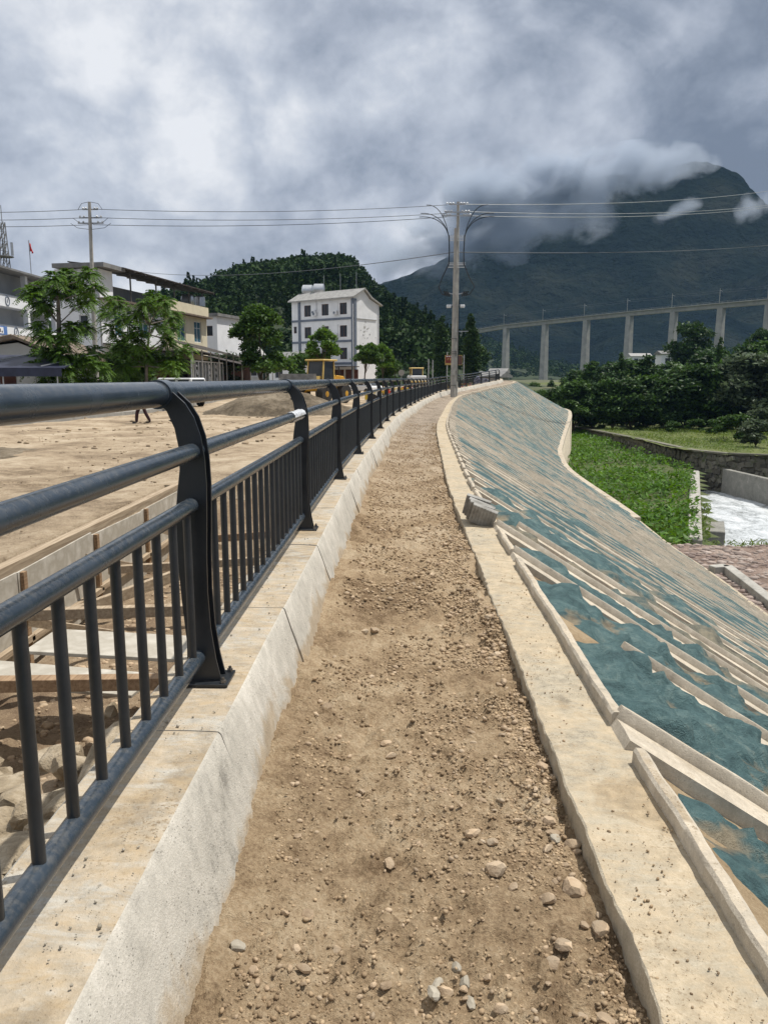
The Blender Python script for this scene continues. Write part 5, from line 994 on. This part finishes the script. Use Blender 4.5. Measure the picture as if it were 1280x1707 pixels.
for i, (y0, y1) in enumerate(((340, 308), (352, 333), (359, 336))): line(P(768, y0, 58), P(1340, y1, 120), .8, .026, f'{nm3[i]} wire of the three running right across the mountain', 'steel')
line(P(225, 452, 110), P(756, 420, 58), 1.0, .028, 'low slung cable from the cream building to the main pole'); line(P(760, 420, 58), P(1340, 402, 130), .6, .035, 'low slung cable running right from the main pole')
# ------------------------------------------------------------------ walking person
def person():
    g = G(238, 706, PZ); root = thing('person', 'person in dark maroon trousers walking across the dirt site behind the railing', 'person', (g.x, g.y, PZ+.02), R_(90))
    J = {'pel': (0, 0, .90), 'chest': (0, .03, 1.22), 'neck': (0, .03, 1.42), 'head': (0, .07, 1.55), 'crown': (0, .06, 1.63)}
    bm = bmesh.new(); sk = bm.verts.layers.skin.verify(); vt = {}
    def v(n_, p, r): x = bm.verts.new(p); x[sk].radius = (r, r*.85); vt[n_] = x; return x
    v('pel', J['pel'], .15)[sk].use_root = True; v('wst', (0, .01, 1.05), .125); v('chest', J['chest'], .155); v('neck', J['neck'], .055); v('head', J['head'], .088); v('crown', J['crown'], .075)
    E_ = [('pel', 'wst'), ('wst', 'chest'), ('chest', 'neck'), ('neck', 'head'), ('head', 'crown')]
    for s, f in ((-1, 1), (1, -1)):
        k_ = 'l' if s < 0 else 'r'; v(k_+'hip', (s*.09, 0, .84), .095); v(k_+'knee', (s*.09, .14*f+.05, .46), .085); v(k_+'ank', (s*.09, .25*f-.02, .09 if f > 0 else .12), .072); v(k_+'heel', (s*.09, .25*f-.03, .045), .045); v(k_+'toe', (s*.10, .25*f+.17, .03), .038)
        E_ += [('pel', k_+'hip'), (k_+'hip', k_+'knee'), (k_+'knee', k_+'ank'), (k_+'ank', k_+'heel'), (k_+'heel', k_+'toe')]
        v(k_+'sh', (s*.19, .02, 1.35), .06); v(k_+'el', (s*.25, -.12*f, 1.10), .045); v(k_+'wr', (s*.25, -.16*f+.12, .88), .032); v(k_+'hd', (s*.245, -.16*f+.17, .80), .036)
        E_ += [('chest', k_+'sh'), (k_+'sh', k_+'el'), (k_+'el', k_+'wr'), (k_+'wr', k_+'hd')]
        for q in range(4): v(k_+'f%d' % q, (s*.245, -.16*f+.165+.018*q, .73-.006*abs(q-1)), .010); E_.append((k_+'hd', k_+'f%d' % q))
        v(k_+'th', (s*.225, -.16*f+.22, .77), .011); E_.append((k_+'hd', k_+'th'))
    for a, b in E_: bm.edges.new((vt[a], vt[b]))
    me = bpy.data.meshes.new('body'); bm.to_mesh(me); bm.free(); o = put('body', me); o.modifiers.new('s', 'SKIN'); sb_ = o.modifiers.new('u', 'SUBSURF'); sb_.levels = 1; sb_.render_levels = 1
    dg = bpy.context.evaluated_depsgraph_get(); m2 = bpy.data.meshes.new_from_object(o.evaluated_get(dg)); o.modifiers.clear(); o.data = m2; m2.materials.clear()
    for k_ in ('skin', 'trouser', 'shirt', 'black'): m2.materials.append(M[k_])
    for p in m2.polygons:
        z = p.center.z; ax = abs(p.center.x); p.material_index = 3 if z < .08 else (0 if (z > 1.43 or (ax > .17 and z < 1.08)) else (1 if z < .95 and ax < .2 else 2)); p.use_smooth = True
    o.parent = root
    V = ico(2)[0]*np.array([.092, .102, .10])+np.array([0, .055, 1.60]); F_ = ico(2)[1]; k2 = (V[F_].mean(1)[:, 2] > 1.59) | (V[F_].mean(1)[:, 1] < .03); put('hair', npmesh('hair', V, F_[k2], True), M['hair'], root)
    m = MB()
    for s in (-1, 1): m.lathe([(.012, 0), (.012, .01)], (s*.03, .152, 1.57), 8, Matrix.Rotation(-math.pi/2, 3, 'X'))
    put('eyes', m.mesh('eyes'), M['hair'], root); MB().prism([(-.012, 0), (.012, 0), (0, .04)], (0, .03, 0), (0, .145, 1.525)).build('nose', M['skin'], root); MB().box((0, .148, 1.50), (.045, .012, .008)).build('mouth', M['signred'], root)
person()
# ------------------------------------------------------------------ riverside on the right
def poly_sheet(name, pts_, z, m, res=.6, amp=.1, seed=1, kind='structure', skirt=0.):
    P_ = np.array(pts_, float); x0, y0 = P_.min(0); x1, y1 = P_.max(0); nx, ny = int((x1-x0)/res)+2, int((y1-y0)/res)+2
    Yg, Xg = np.meshgrid(np.linspace(y0, y1, ny), np.linspace(x0, x1, nx), indexing='ij'); ins = np.zeros(Xg.shape, bool); j = len(P_)-1
    for i in range(len(P_)):
        c = ((P_[i, 1] > Yg) != (P_[j, 1] > Yg)) & (Xg < (P_[j, 0]-P_[i, 0])*(Yg-P_[i, 1])/(P_[j, 1]-P_[i, 1]+1e-12)+P_[i, 0]); ins ^= c; j = i
    Z = (z(Xg, Yg) if callable(z) else z)+amp*fbm(Xg*.5, Yg*.5, 0, 4, seed); F_ = grid_faces(ny, nx); F_ = F_[ins.ravel()[F_].any(1)]
    return struct(name, npmesh(name, np.stack([Xg, Yg, Z], -1).reshape(-1, 3), F_, True), m)
# retaining wall under the foot of the slope
yy = np.concatenate([np.arange(-10, 40, 1.5), np.arange(40, 118, .8)]); fx, fz = FX(yy), FZ(yy); t = thing('foot_wall', 'pale concrete retaining wall with white coping at the foot of the slope', 'retaining wall'); V = np.stack([np.stack([fx+.06, yy, fz-.05], -1), np.stack([fx+.25, yy, fz-.05], -1), np.stack([fx+.4, yy, -9.5+0*yy], -1)], 1)
put('wall_face', npmesh('wall_face', V.reshape(-1, 3), grid_faces(len(yy), 3)), M['coping'], t)
for i in range(len(yy)-1):
    if yy[i] < 40: continue
    MB().bar((fx[i]+.05, yy[i]+.02, fz[i]+.03), (fx[i+1]+.05, yy[i+1]-.02, fz[i+1]+.03), .42, .22).build('coping_block', M['rib'], t)
FLD = -7.2
field_pts = [(10, 33), (15.2, 38.5), (27.4, 72.5), (28, 126), (19, 126), (18.2, 84), (14.4, 70), (11.5, 58), (11.6, 44)]
poly_sheet('field', field_pts, lambda X, Y: FLD+np.clip((40-Y)/6, 0, 1)*.8, M['field'], 1., .15, 3)
def inside(x, y, pts_):
    P_ = np.array(pts_); r = np.zeros(len(x), bool); j = len(P_)-1
    for i in range(len(P_)):
        r ^= ((P_[i, 1] > y) != (P_[j, 1] > y)) & (x < (P_[j, 0]-P_[i, 0])*(y-P_[i, 1])/(P_[j, 1]-P_[i, 1]+1e-12)+P_[i, 0]); j = i
    return r
def tuft_field(name, lab, cat, pts_, n, zf, hgt, size, lm, seed, ylim=None, aspect=.45):
    r_ = np.random.default_rng(seed); P_ = np.array(pts_); lo, hi = P_.min(0), P_.max(0); x, y = r_.uniform(lo[0], hi[0], n), r_.uniform(lo[1], hi[1], n); k_ = inside(x, y, pts_); x, y = x[k_], y[k_]; n = len(x)
    dens = fbm(x*.25, y*.25, 0, 3, seed)+.25; k_ = r_.random(n)*.4 < dens-.06; x, y = x[k_], y[k_]; n = len(x); z = zf(x, y)+hgt*r_.random(n)**.7*(1+.8*fbm(x*.5, y*.5, 0, 2, seed+1))
    V, F_ = leaf_quads(np.stack([x, y, z], -1), size, r_, aspect, .6); tag(put(name, npmesh(name, V, F_), M[lm]), lab, cat, None, 'stuff')
fz_ = lambda x, y: FLD+np.clip((40-y)/6, 0, 1)*.8
tuft_field('crop_plants', 'dense green leafy crop filling the field below the slope', 'crops', field_pts, 60000, fz_, .9, .20, 'crop', 5)
tuft_field('weeds', 'rough weeds at the near end of the crop field', 'weeds', [(11, 33.5), (16, 39.5), (21, 52), (13, 48)], 12000, fz_, .45, .13, 'grass', 8)
# stone bank wall, grass bank beyond
wt_ = [(27.9, 127, -6.3), (28.0, 108, -5.9), (28.2, 90, -5.6), (28.6, 76, -5.5), (30.6, 72.6, -5.5), (35, 70.5, -5.5), (44, 66, -5.4), (60, 60, -5.4)]
t = thing('stone_bank_wall', 'dark mossy rubble stone wall along the far riverbank', 'stone wall'); r_ = random.Random(5); MBs = MB(); cp_ = MB()
for (xa, ya, za), (xb, yb, zb) in zip(wt_[:-1], wt_[1:]):
    a, b = Vector((xa, ya, 0)), Vector((xb, yb, 0)); d = b-a; L = d.length; e = d/L; nn = Vector((-e.y, e.x, 0)); nn = nn if nn.dot(Vector((-1, -1, 0))) > 0 else -nn; zb_ = -9.6; rows = int((min(za, zb)-zb_)/.42)
    rt_ = Matrix((e, nn, Vector((0, 0, 1)))).transposed()
    for rI in range(rows):
        u = -r_.random()*.3
        while u < L:
            w = r_.uniform(.28, .72); z = zb_+.42*rI+.2+r_.uniform(-.13, .13); MBs.box(a+e*(u+w/2)+nn*r_.uniform(-.10, .10)+Vector((0, 0, z)), (w*r_.uniform(.8, 1.15), .5, .42*r_.uniform(.65, 1.25)), rt_ @ Matrix.Rotation(r_.uniform(-.5, .5), 3, 'Y') @ Matrix.Rotation(r_.uniform(-.2, .2), 3, 'Z')); u += w
    MBs.bar(a-nn*.12+Vector((0, 0, (zb_+za)/2)), b-nn*.12+Vector((0, 0, (zb_+zb)/2)), .4, za-zb_-.1)
    cp_.bar(a+Vector((0, 0, za+.02)), b+Vector((0, 0, zb+.02)), .7, .16)
M['mossstone'] = mat('mossy_wall_stone', (.085, .08, .062), (.15, .14, .115), 1.6, 7, .95, .5, 12, .04, island=.4, c3=(.06, .075, .03))
o = MBs.build('stonework', M['mossstone'], t); o['kind'] = 'stuff'; cp_.build('cap_course', M['mossstone'], t)
bank_pts = [(27.9, 128), (28.1, 108), (28.3, 90), (28.8, 76.4), (31, 73), (35, 70.9), (60, 60.4), (170, 60), (170, 260), (24, 260), (24, 128)]
bz = lambda X, Y: np.interp(Y, [60, 76, 90, 108, 127, 200, 260], [-5.45, -5.5, -5.6, -5.9, -6.2, -4, 0])+np.clip((X-55)/40, 0, 1)*5
poly_sheet('grass_bank', bank_pts, bz, M['turf'], 1.2, .5, 7)
gp = [(28.4, 112), (28.8, 76.6), (31.5, 73.4), (62, 62), (62, 100), (40, 120)]
tuft_field('bank_grass', 'bright grass covering the far bank above the stone wall', 'grass', gp, 60000, bz, .45, .16, 'grass', 9, aspect=.2)
# weir wall, channel wall, block, water
weir = thing('weir_wall', 'narrow concrete wall with rounded end beside the crop field', 'wall'); a, b = Vector((27.6, 72.6, 0)), Vector((14.9, 38.6, 0)); e = (b-a).normalized(); nw = Vector((e.y, -e.x, 0)); L = (b-a).length
m = MB(); m.prism([(0, -10), (L, -10), (L, -6.55), (1.2, -6.95), (.4, -7.15), (0, -7.6)], nw*.75, a-nw*.375, e); m.build('wall_body', M['pale_conc'], weir, bevel=.08)
tag(MB().prism([(0, 0), (3.4, 0), (3.4, 1.75), (.5, 1.95), (0, 1.5)], nw*1.5, (0, 0, 0), e).build('concrete_block', M['grey_conc'], None, bevel=.05, loc=a+e*(L*.60)+Vector((0, 0, -9.9))+(nw if nw.x > 0 else -nw)*(.4 if nw.x > 0 else 1.9)), 'dark squared concrete block at the river edge by the weir wall', 'block')
t = thing('channel_wall', 'grey concrete channel wall on the far side of the white water', 'wall'); pr = [(0, -10.2), (30, -10.2), (30, -7.0), (0, -6.85)]; MB().prism(pr, (.5, 0, 0), (30.0, 72.2, 0), Vector((.12, -1, 0)).normalized()).build('wall_body', M['grey_conc'], t, bevel=.04)
def water_mat():
    m_, nt, b = base_mat('white_water', .25, 0, .5); v = stretch(nt, posn(nt), 1.2, .7, 1); n1 = noise(nt, v, .55, 9, .68, 1.2); n2 = noise(nt, v, 3.5, 6, .7, .6); k_ = mth(nt, 'ADD', mth(nt, 'MULTIPLY', n1, .65), mth(nt, 'MULTIPLY', n2, .4))
    sy = nd(nt, 'ShaderNodeSeparateXYZ'); nt.links.new(posn(nt), sy.inputs[0]); calm = ramp(nt, mth(nt, 'DIVIDE', mth(nt, 'SUBTRACT', sy.outputs[1], 44.), 10.), [(.15, .0), (.45, 1.)])
    k_ = mth(nt, 'ADD', k_, mth(nt, 'MULTIPLY', mth(nt, 'SUBTRACT', calm, 1.0), .35)); c = ramp(nt, k_, [(.34, (.09, .09, .075)), (.45, (.34, .36, .36)), (.55, (.62, .65, .67)), (.66, (.80, .82, .83))]); nt.links.new(c, b.inputs['Base Color']); bump(nt, b, k_, .7, .25); return m_
rv = [(14, 34), (28.5, 74), (31, 74), (31, 38), (60, 30), (60, 20), (14, 20)]
o = poly_sheet('river', [(14.5, 36), (28.2, 73.5), (31, 73.5), (33.5, 40), (60, 36), (60, 30), (15, 30)], lambda X, Y: -9.15+.05*np.clip((Y-45)/10, 0, 1)+.22*fbm(X*1.3, Y*.7, 0, 4, 91)*np.clip((Y-44)/8, 0, 1), water_mat(), .3, .02, 11)
grv = [(9.5, -10), (9.5, 36), (14.5, 37.2), (19, 38.5), (60, 40), (60, -10)]
gz = lambda X, Y: -6.35+np.clip((X-20)/6, 0, 1)*-.15+np.clip((Y-36)/3, 0, 1)*-.9
poly_sheet('gravel_bank', grv, gz, M['gravel_ground'], .35, .25, 13)
n = 9000; r_ = np.random.default_rng(15); x, y = r_.uniform(11.5, 30, n), r_.uniform(18, 38, n); b = rock_v(1, 1400, .6, .3, 4); s = .04*(6**(r_.random(n)**2.2)); z = gz(x, y)+.25*fbm(x*.5, y*.5, 0, 4, 13); V = b[None]*s[:, None, None]+np.stack([x, y, z], -1)[:, None]
tag(put('river_gravel', npmesh('river_gravel', V.reshape(-1, 3), (ico(1)[1][None]+(np.arange(n)*len(b))[:, None, None]).reshape(-1, 3)), mat('river_cobble', (.20, .15, .13), (.36, .30, .26), .8, 5, .9, island=.35)), 'loose reddish grey cobbles on the flat ground by the slope foot', 'cobbles', None, 'stuff')
tuft_field('verge_grass', 'strip of grass along the near edge of the river', 'grass', [(14.5, 35.2), (18, 36.5), (34, 38.2), (34, 40), (19, 39), (15, 37.6)], 9000, lambda x, y: gz(x, y), .35, .14, 'grass', 17, aspect=.2)
t = thing('angled_kerb', 'low pale concrete kerb turning a corner on the gravel by the slope foot', 'kerb'); q0, q1, q2 = G(1186, 946, -6.1), G(1212, 944, -6.1), G(1330, 1035, -6.1)
for a, b in ((q0, q1), (q1, q2)):
    MB().bar(Vector((a.x, a.y, -6.35)), Vector((b.x, b.y, -6.35)), .40, .62).build('kerb_beam', M['pale_conc'], t, bevel=.02)
# ---- trees of the far bank
for k_, a in (('bank1', (41, 9.5, 3.8, .1, 34, 6000, .30)), ('bank2', (42, 11., 4.2, .1, 36, 6500, .32)), ('bank3', (43, 8.5, 3.4, .1, 30, 5500, .28)), ('bank4', (44, 10, 3.0, .8, 22, 5500, .28, 'column')), ('tall', (45, 19, 6.2, 4.5, 34, 9000, .42)), ('fir', (46, 12, 3.0, 1.0, 18, 5000, .28, 'cone'))): T[k_] = tree_mesh(*a)
TH = {'bank1': 9.5, 'bank2': 11., 'bank3': 8.5, 'bank4': 10., 'tall': 19, 'fir': 12., 'shrub': 3.4, 'cypress': 13.}
def bank_tree(i, key, x, d, ytop, lm, lab, g, name='bank_tree', cat='tree', wid=1.):
    c = P(x, 640, d); z0 = float(bz(c.x, c.y))-.3; h = P(x, ytop, d).z-z0; s = h/TH[key]; plant_tree(name, lab, cat, (c.x, c.y, z0), T[key], lm, i*1.7, s, g, sxy=s*wid)
front = [(880, 652, 128), (904, 648, 124), (930, 644, 122), (960, 634, 118), (992, 636, 120), (1022, 628, 117), (1052, 630, 116), (1082, 622, 118), (1112, 624, 114), (1142, 608, 116), (1172, 604, 113), (1204, 598, 115), (1236, 590, 112), (1268, 586, 110), (1300, 584, 112)]
for i, (x, yt, d) in enumerate(front): bank_tree(i, ['bank1', 'bank3', 'bank2'][i % 3], x, d, yt, ['leafDark', 'leafMid', 'leafDark', 'leafMid'][i % 4] if x < 1220 else 'leafGrey', f'{ORD[i]} tree from the left in the front row behind the stone bank wall', 'front row of bank trees', wid=1.25)
mid = [(866, 640, 185), (892, 637, 178), (918, 634, 182), (944, 628, 172), (962, 616, 165), (985, 602, 160), (1015, 602, 150), (1045, 598, 155), (1078, 592, 150), (1110, 600, 158), (1170, 585, 150), (1200, 578, 152), (1235, 572, 150), (1270, 566, 148), (1300, 562, 150)]
for i, (x, yt, d) in enumerate(mid): bank_tree(i+20, ['bank2', 'bank1', 'bank4'][i % 3], x, d, yt, ['leafDark', 'leafMid'][i % 2], f'{ORD[i]} tree from the left in the back row of the far bank', 'back row of bank trees', wid=1.2)
bank_tree(50, 'tall', 1150, 190, 530, 'leafDark', 'tall dark crowned tree standing out below the viaduct', None, 'tall_tree'); bank_tree(51, 'tall', 1262, 200, 543, 'leafDark', 'tall tree at the right edge below the viaduct', None, 'tall_tree', wid=.8); bank_tree(52, 'fir', 1196, 140, 562, 'leafDark', 'pointed dark fir among the bank trees', None, 'fir_tree', wid=.6)
bank_tree(53, 'fir', 1033, 150, 588, 'leafDark', 'small pointed conifer among the bank trees below the third pier', None, 'fir_tree', wid=.8)
for i in range(16):
    x = 965+i*21.; g = G(x, 704+(i % 3)*3, -5.7); s = (2.6+.7*math.sin(i*2.3))/3.4; plant_tree('undergrowth_shrub', f'{ORD[i]} dark shrub from the left in the undergrowth below the bank trees', 'shrub', (g.x, g.y, float(bz(g.x, g.y))-.3), T['shrub'], 'leafDark' if i % 2 else 'leafMid', i*2.1, s, 'undergrowth along the bank trees', sxy=s*1.5)
for i, (x, y, h) in enumerate([(1225, 735, 3.2), (1258, 745, 3.0), (1190, 722, 2.2), (1275, 720, 3.6), (1120, 718, 1.8), (1245, 712, 3.), (1160, 716, 2.)]):
    g = G(x, y, -5.5); s = h/3.4; plant_tree('bank_shrub', ['rounded green shrub on the grass just above the stone wall corner', 'silvery broad shrub on the grass nearest the right edge of the photo', 'small green shrub in the middle of the grass bank', 'tall silvery shrub at the right edge below the bank trees', 'low green shrub on the left half of the grass bank', 'dense silvery shrub high on the grass under the grey leaved trees', 'short green shrub between the low shrub and the middle one on the grass bank'][i], 'shrub', (g.x, g.y, float(bz(g.x, g.y))-.2), T['shrub'], 'leafGrey' if i % 2 else 'leafMid', i*2.1, s, 'shrubs on the grass bank', sxy=s*1.3)
# ------------------------------------------------------------------ viaduct
via = thing('railway_viaduct', 'long grey concrete railway viaduct on tall piers crossing the valley', 'viaduct')
vp = [(735, 560, 700), (790, 550, 668), (844, 541, 640), (909, 534, 610), (978, 526.5, 580), (1050, 519, 553), (1124, 512, 525), (1203, 505, 500), (1283, 498, 478), (1368, 489, 458), (1460, 479, 440)]
vq = [P(*a) for a in vp]
for i, (a, b) in enumerate(zip(vq[:-1], vq[1:])):
    d = (b-a); e = Vector((d.x, d.y, 0)).normalized(); nn = Vector((e.y, -e.x, 0)); g_ = a+e*.08; h_ = b-e*.08
    m = MB(); pr = [(-3.6, 0), (3.6, 0), (3.6, -.5), (2.2, -.9), (1.9, -3.0), (-1.9, -3.0), (-2.2, -.9), (-3.6, -.5)]; n_ = len(pr); va = [g_+nn*x+Vector((0, 0, z)) for x, z in pr]; vb = [h_+nn*x+Vector((0, 0, z)) for x, z in pr]
    m.add(va+vb, [tuple(range(n_)), tuple(range(2*n_-1, n_-1, -1))]+[(k_, (k_+1) % n_, n_+(k_+1) % n_, n_+k_) for k_ in range(n_)]); gd = m.build('girder', M['pier'], via)
    for s in (-1, 1): MB().bar(g_+nn*s*3.5+Vector((0, 0, .7)), h_+nn*s*3.5+Vector((0, 0, .7)), .14, .10).build('parapet_rail', M['pier'], gd)
    for k_ in range(8): q = g_.lerp(h_, (k_+.5)/8)+nn*3.5; MB().bar(q, q+Vector((0, 0, .75)), .12, .12).build('parapet_post', M['pier'], gd)
    if i > 0:
        rt_ = Matrix((nn, e, Vector((0, 0, 1)))).transposed(); hp_ = a.z-3.5+12; m = MB(); m.box(a+Vector((0, 0, -3.3-hp_/2)), (5.7, 5.0, hp_), rt_, .74); pr_ = m.build('pier', M['pier'], via, bevel=.25); MB().box(a+Vector((0, 0, -3.30)), (4.35, 3.6, .6), rt_).build('pier_cap', M['pier'], pr_)
        MB().box(a+Vector((0, 0, -hp_*.70)), (5.3, 4.7, .2), rt_).build('pour_joint', M['greywall'], pr_)
        q = a+nn*3.2; ms = MB().bar(q, q+Vector((0, 0, 8.6)), .30, .30).build('catenary_mast', M['pier'], via); MB().bar(q+Vector((0, 0, 7.6)), q-nn*3+Vector((0, 0, 7.2)), .14, .14).build('cantilever', M['steel'], ms)
    for z in (6.6, 7.9): MB().tube([a+Vector((0, 0, z)), a.lerp(b, .5)+Vector((0, 0, z-.3)), b+Vector((0, 0, z))], .045, 4).build('contact_wire', M['wire'], via)
# ------------------------------------------------------------------ hills and mountain
def hill(name, crest_px, d, yf, yb, seed, ntree, th, m='hill', conif=.5, lab='', xs=None, lf='forest', zfoot=-1.):
    cp2 = [P(x, y, d) for x, y in crest_px]; cxs = [p.x for p in cp2]; czs = [p.z-th*.75 for p in cp2]; X = np.linspace(cxs[0], cxs[-1], 90); Y = np.linspace(yf, yb, 70); Yg, Xg = np.meshgrid(Y, X, indexing='ij'); cz = np.interp(Xg, cxs, czs)
    def zf(Xa, Ya):
        c = np.interp(Xa, cxs, czs); t_ = np.where(Ya < d, (Ya-yf)/(d-yf), (yb-Ya)/(yb-d)); t_ = np.clip(t_, 0, 1); return zfoot+(c-zfoot)*(t_**.75)*(1+.0*t_)+(1-np.abs(2*t_-1))*.22*np.maximum(c-zfoot, 4)*fbm(Xa*.02, Ya*.02, 0, 3, seed)
    o = struct(name, npmesh(name, np.stack([Xg, Yg, zf(Xg, Yg)], -1).reshape(-1, 3), grid_faces(*Yg.shape), True), M[m])
    r_ = np.random.default_rng(seed); n = ntree; x = r_.uniform(cxs[0], cxs[-1], n); y = yf+(d*1.08-yf)*r_.random(n)**.8; k_ = r_.random(n) < .16; y[k_] = d*r_.uniform(.97, 1.03, k_.sum()); kp = (x < 16+(y-165)*.10) if name == 'near_hill' else np.ones(n, bool); x, y = x[kp], y[kp]; n = len(x); z = zf(x, y); VV = []
    con = fbm(x*.018, y*.018, 0, 3, seed+3)+r_.normal(0, .10, n) > (.12-.25*conif); H = th*r_.uniform(.65, 1.25, n); Q = 84
    for i in range(n):
        if con[i]: f = r_.random(Q)**.7; a = r_.uniform(0, 6.28, Q); rr = H[i]*.24*(1-f)*(.5+.5*r_.random(Q))+.1; C = np.stack([x[i]+rr*np.cos(a), y[i]+rr*np.sin(a), z[i]+H[i]*(.05+.98*f)], -1); sz = H[i]*.062
        else:
            D = r_.normal(size=(Q, 3)); D /= np.linalg.norm(D, axis=1)[:, None]; D[:, 2] = np.abs(D[:, 2])*.9-.1; w = H[i]*.42; C = np.array([x[i], y[i], z[i]+H[i]*.38])+D*np.array([w, w, H[i]*.45])*(.65+.4*r_.random(Q))[:, None]; sz = H[i]*.080
        VV.append(leaf_quads(C, sz, r_, .8, .3)[0])
    V = np.concatenate(VV); o = put('forest', npmesh('forest', V, np.arange(len(V)).reshape(-1, 4)), M[lf]); tag(o, lab, 'forest', None, 'stuff')
hill('near_hill', [(150, 560), (260, 520), (320, 478), (350, 482), (385, 462), (410, 442), (450, 437), (500, 428), (560, 424), (588, 430), (610, 462), (650, 492), (700, 520), (735, 556), (770, 590), (830, 625)], 340, 165, 520, 61, 3400, 7.5, conif=-.1, lab='dense dark forest covering the near hill behind the white building')
hill('far_hill', [(640, 610), (690, 575), (740, 552), (800, 560), (840, 572), (880, 590), (930, 606), (990, 612), (1060, 600), (1130, 588), (1210, 580), (1290, 570), (1400, 560)], 900, 720, 1060, 71, 2600, 13, conif=.2, lab='dark forest on the far valley side behind the viaduct', zfoot=-4.)
cr = [(480, 600), (560, 520), (620, 478), (660, 466), (700, 448), (760, 425), (800, 398), (850, 350), (900, 318), (950, 302), (1020, 290), (1090, 284), (1140, 276), (1168, 268), (1205, 277), (1236, 290), (1250, 322), (1300, 350), (1400, 385), (1600, 440), (1800, 520)]
cp2 = [P(x, y, 2600) for x, y in cr]; X = np.linspace(cp2[0].x, cp2[-1].x, 420); Y = np.concatenate([np.linspace(1150, 2600, 190), np.linspace(2620, 3800, 30)]); Yg, Xg = np.meshgrid(Y, X, indexing='ij'); cz = np.interp(Xg, [p.x for p in cp2], [p.z for p in cp2])
t_ = np.clip(np.where(Yg < 2600, (Yg-1150)/1450, (3900-Yg)/1300), 0, 1); g_ = np.where(t_ < .55, t_*.62, .341+(t_-.55)*1.464); rdg = 1-np.abs(fbm(Xg*.0022, Yg*.0016, 0, 4, 81))*4
cz = cz+(cz > 200)*(26*fbm(Xg*.012, 3., 0, 4, 87, .6))
Zg = -6+(cz+6)*np.clip(g_, 0, 1)+22*np.clip((t_-.5)*4, 0, 1)*fbm(Xg*.02, Yg*.008, 0, 4, 89)+(1-t_)*t_*4*(60*fbm(Xg*.004, Yg*.004, 0, 5, 83)+110*(rdg-.6))+9*fbm(Xg*.03, Yg*.03, 0, 3, 85)*np.clip(t_*4, 0, 1)
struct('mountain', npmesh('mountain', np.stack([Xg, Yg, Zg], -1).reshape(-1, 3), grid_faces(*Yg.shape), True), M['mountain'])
# ---- valley air
hz_ = MB().box((0, 520, 155), (2600, 1240, 340)).build('haze', None); hm = bpy.data.materials.new('valley_air'); hm.use_nodes = True; nt = hm.node_tree; nt.nodes.clear(); ho = nd(nt, 'ShaderNodeOutputMaterial'); hv = nd(nt, 'ShaderNodeVolumePrincipled')
hv.inputs['Color'].default_value = (.36, .62, 1., 1); hv.inputs['Density'].default_value = 6.5e-5; hv.inputs['Anisotropy'].default_value = .0; nt.links.new(hv.outputs[0], ho.inputs['Volume']); hz_.data.materials.append(hm); hz_['kind'] = 'stuff'; hz_['label'] = 'thin bluish air filling the valley'; hz_['category'] = 'haze'

# ---- cloud banks lying against the mountain flank
cm = bpy.data.materials.new('cloud_vapour'); cm.use_nodes = True; nt = cm.node_tree; nt.nodes.clear(); co_ = nd(nt, 'ShaderNodeOutputMaterial'); cv = nd(nt, 'ShaderNodeVolumePrincipled'); cv.inputs['Color'].default_value = (.62, .68, .77, 1); cv.inputs['Anisotropy'].default_value = .1
tcn = nd(nt, 'ShaderNodeTexCoord'); ln = nd(nt, 'ShaderNodeVectorMath'); ln.operation = 'LENGTH'; nt.links.new(tcn.outputs['Object'], ln.inputs[0])
pz = posn(nt); n1 = noise(nt, pz, .011, 6, .6, .4); fall = mth(nt, 'SUBTRACT', 1.0, ln.outputs['Value'])
den = mth(nt, 'MULTIPLY', mth(nt, 'MAXIMUM', mth(nt, 'ADD', mth(nt, 'MULTIPLY', fall, .9), mth(nt, 'MULTIPLY', mth(nt, 'SUBTRACT', n1, .58), 2.4)), 0.), .058)
nt.links.new(den, cv.inputs['Density']); nt.links.new(cv.outputs[0], co_.inputs['Volume'])
cV, cF = ico(3)
cme = npmesh('cloud', cV, cF, True); cme.materials.append(cm)
for i, (x, y, rx, ry) in enumerate([(885, 350, 165, 66), (790, 388, 140, 60), (975, 302, 150, 48), (1065, 274, 130, 30), (1125, 352, 32, 14), (1248, 350, 22, 28), (695, 426, 115, 50), (860, 312, 170, 60)]):
    D_ = 1560; c = P(x, y, D_); o = put('cloud', cme, None, None, c); k_ = D_/1280; o.scale = (rx*k_, 105, ry*k_); tag(o, None, None, None, 'stuff'); o['label'] = f'{ORD[i]} soft grey cloud bank drifting across the mountain flank'; o['category'] = 'cloud'

sc.cycles.volume_bounces = 3; sc.cycles.max_bounces = 8; sc.cycles.transparent_max_bounces = 8
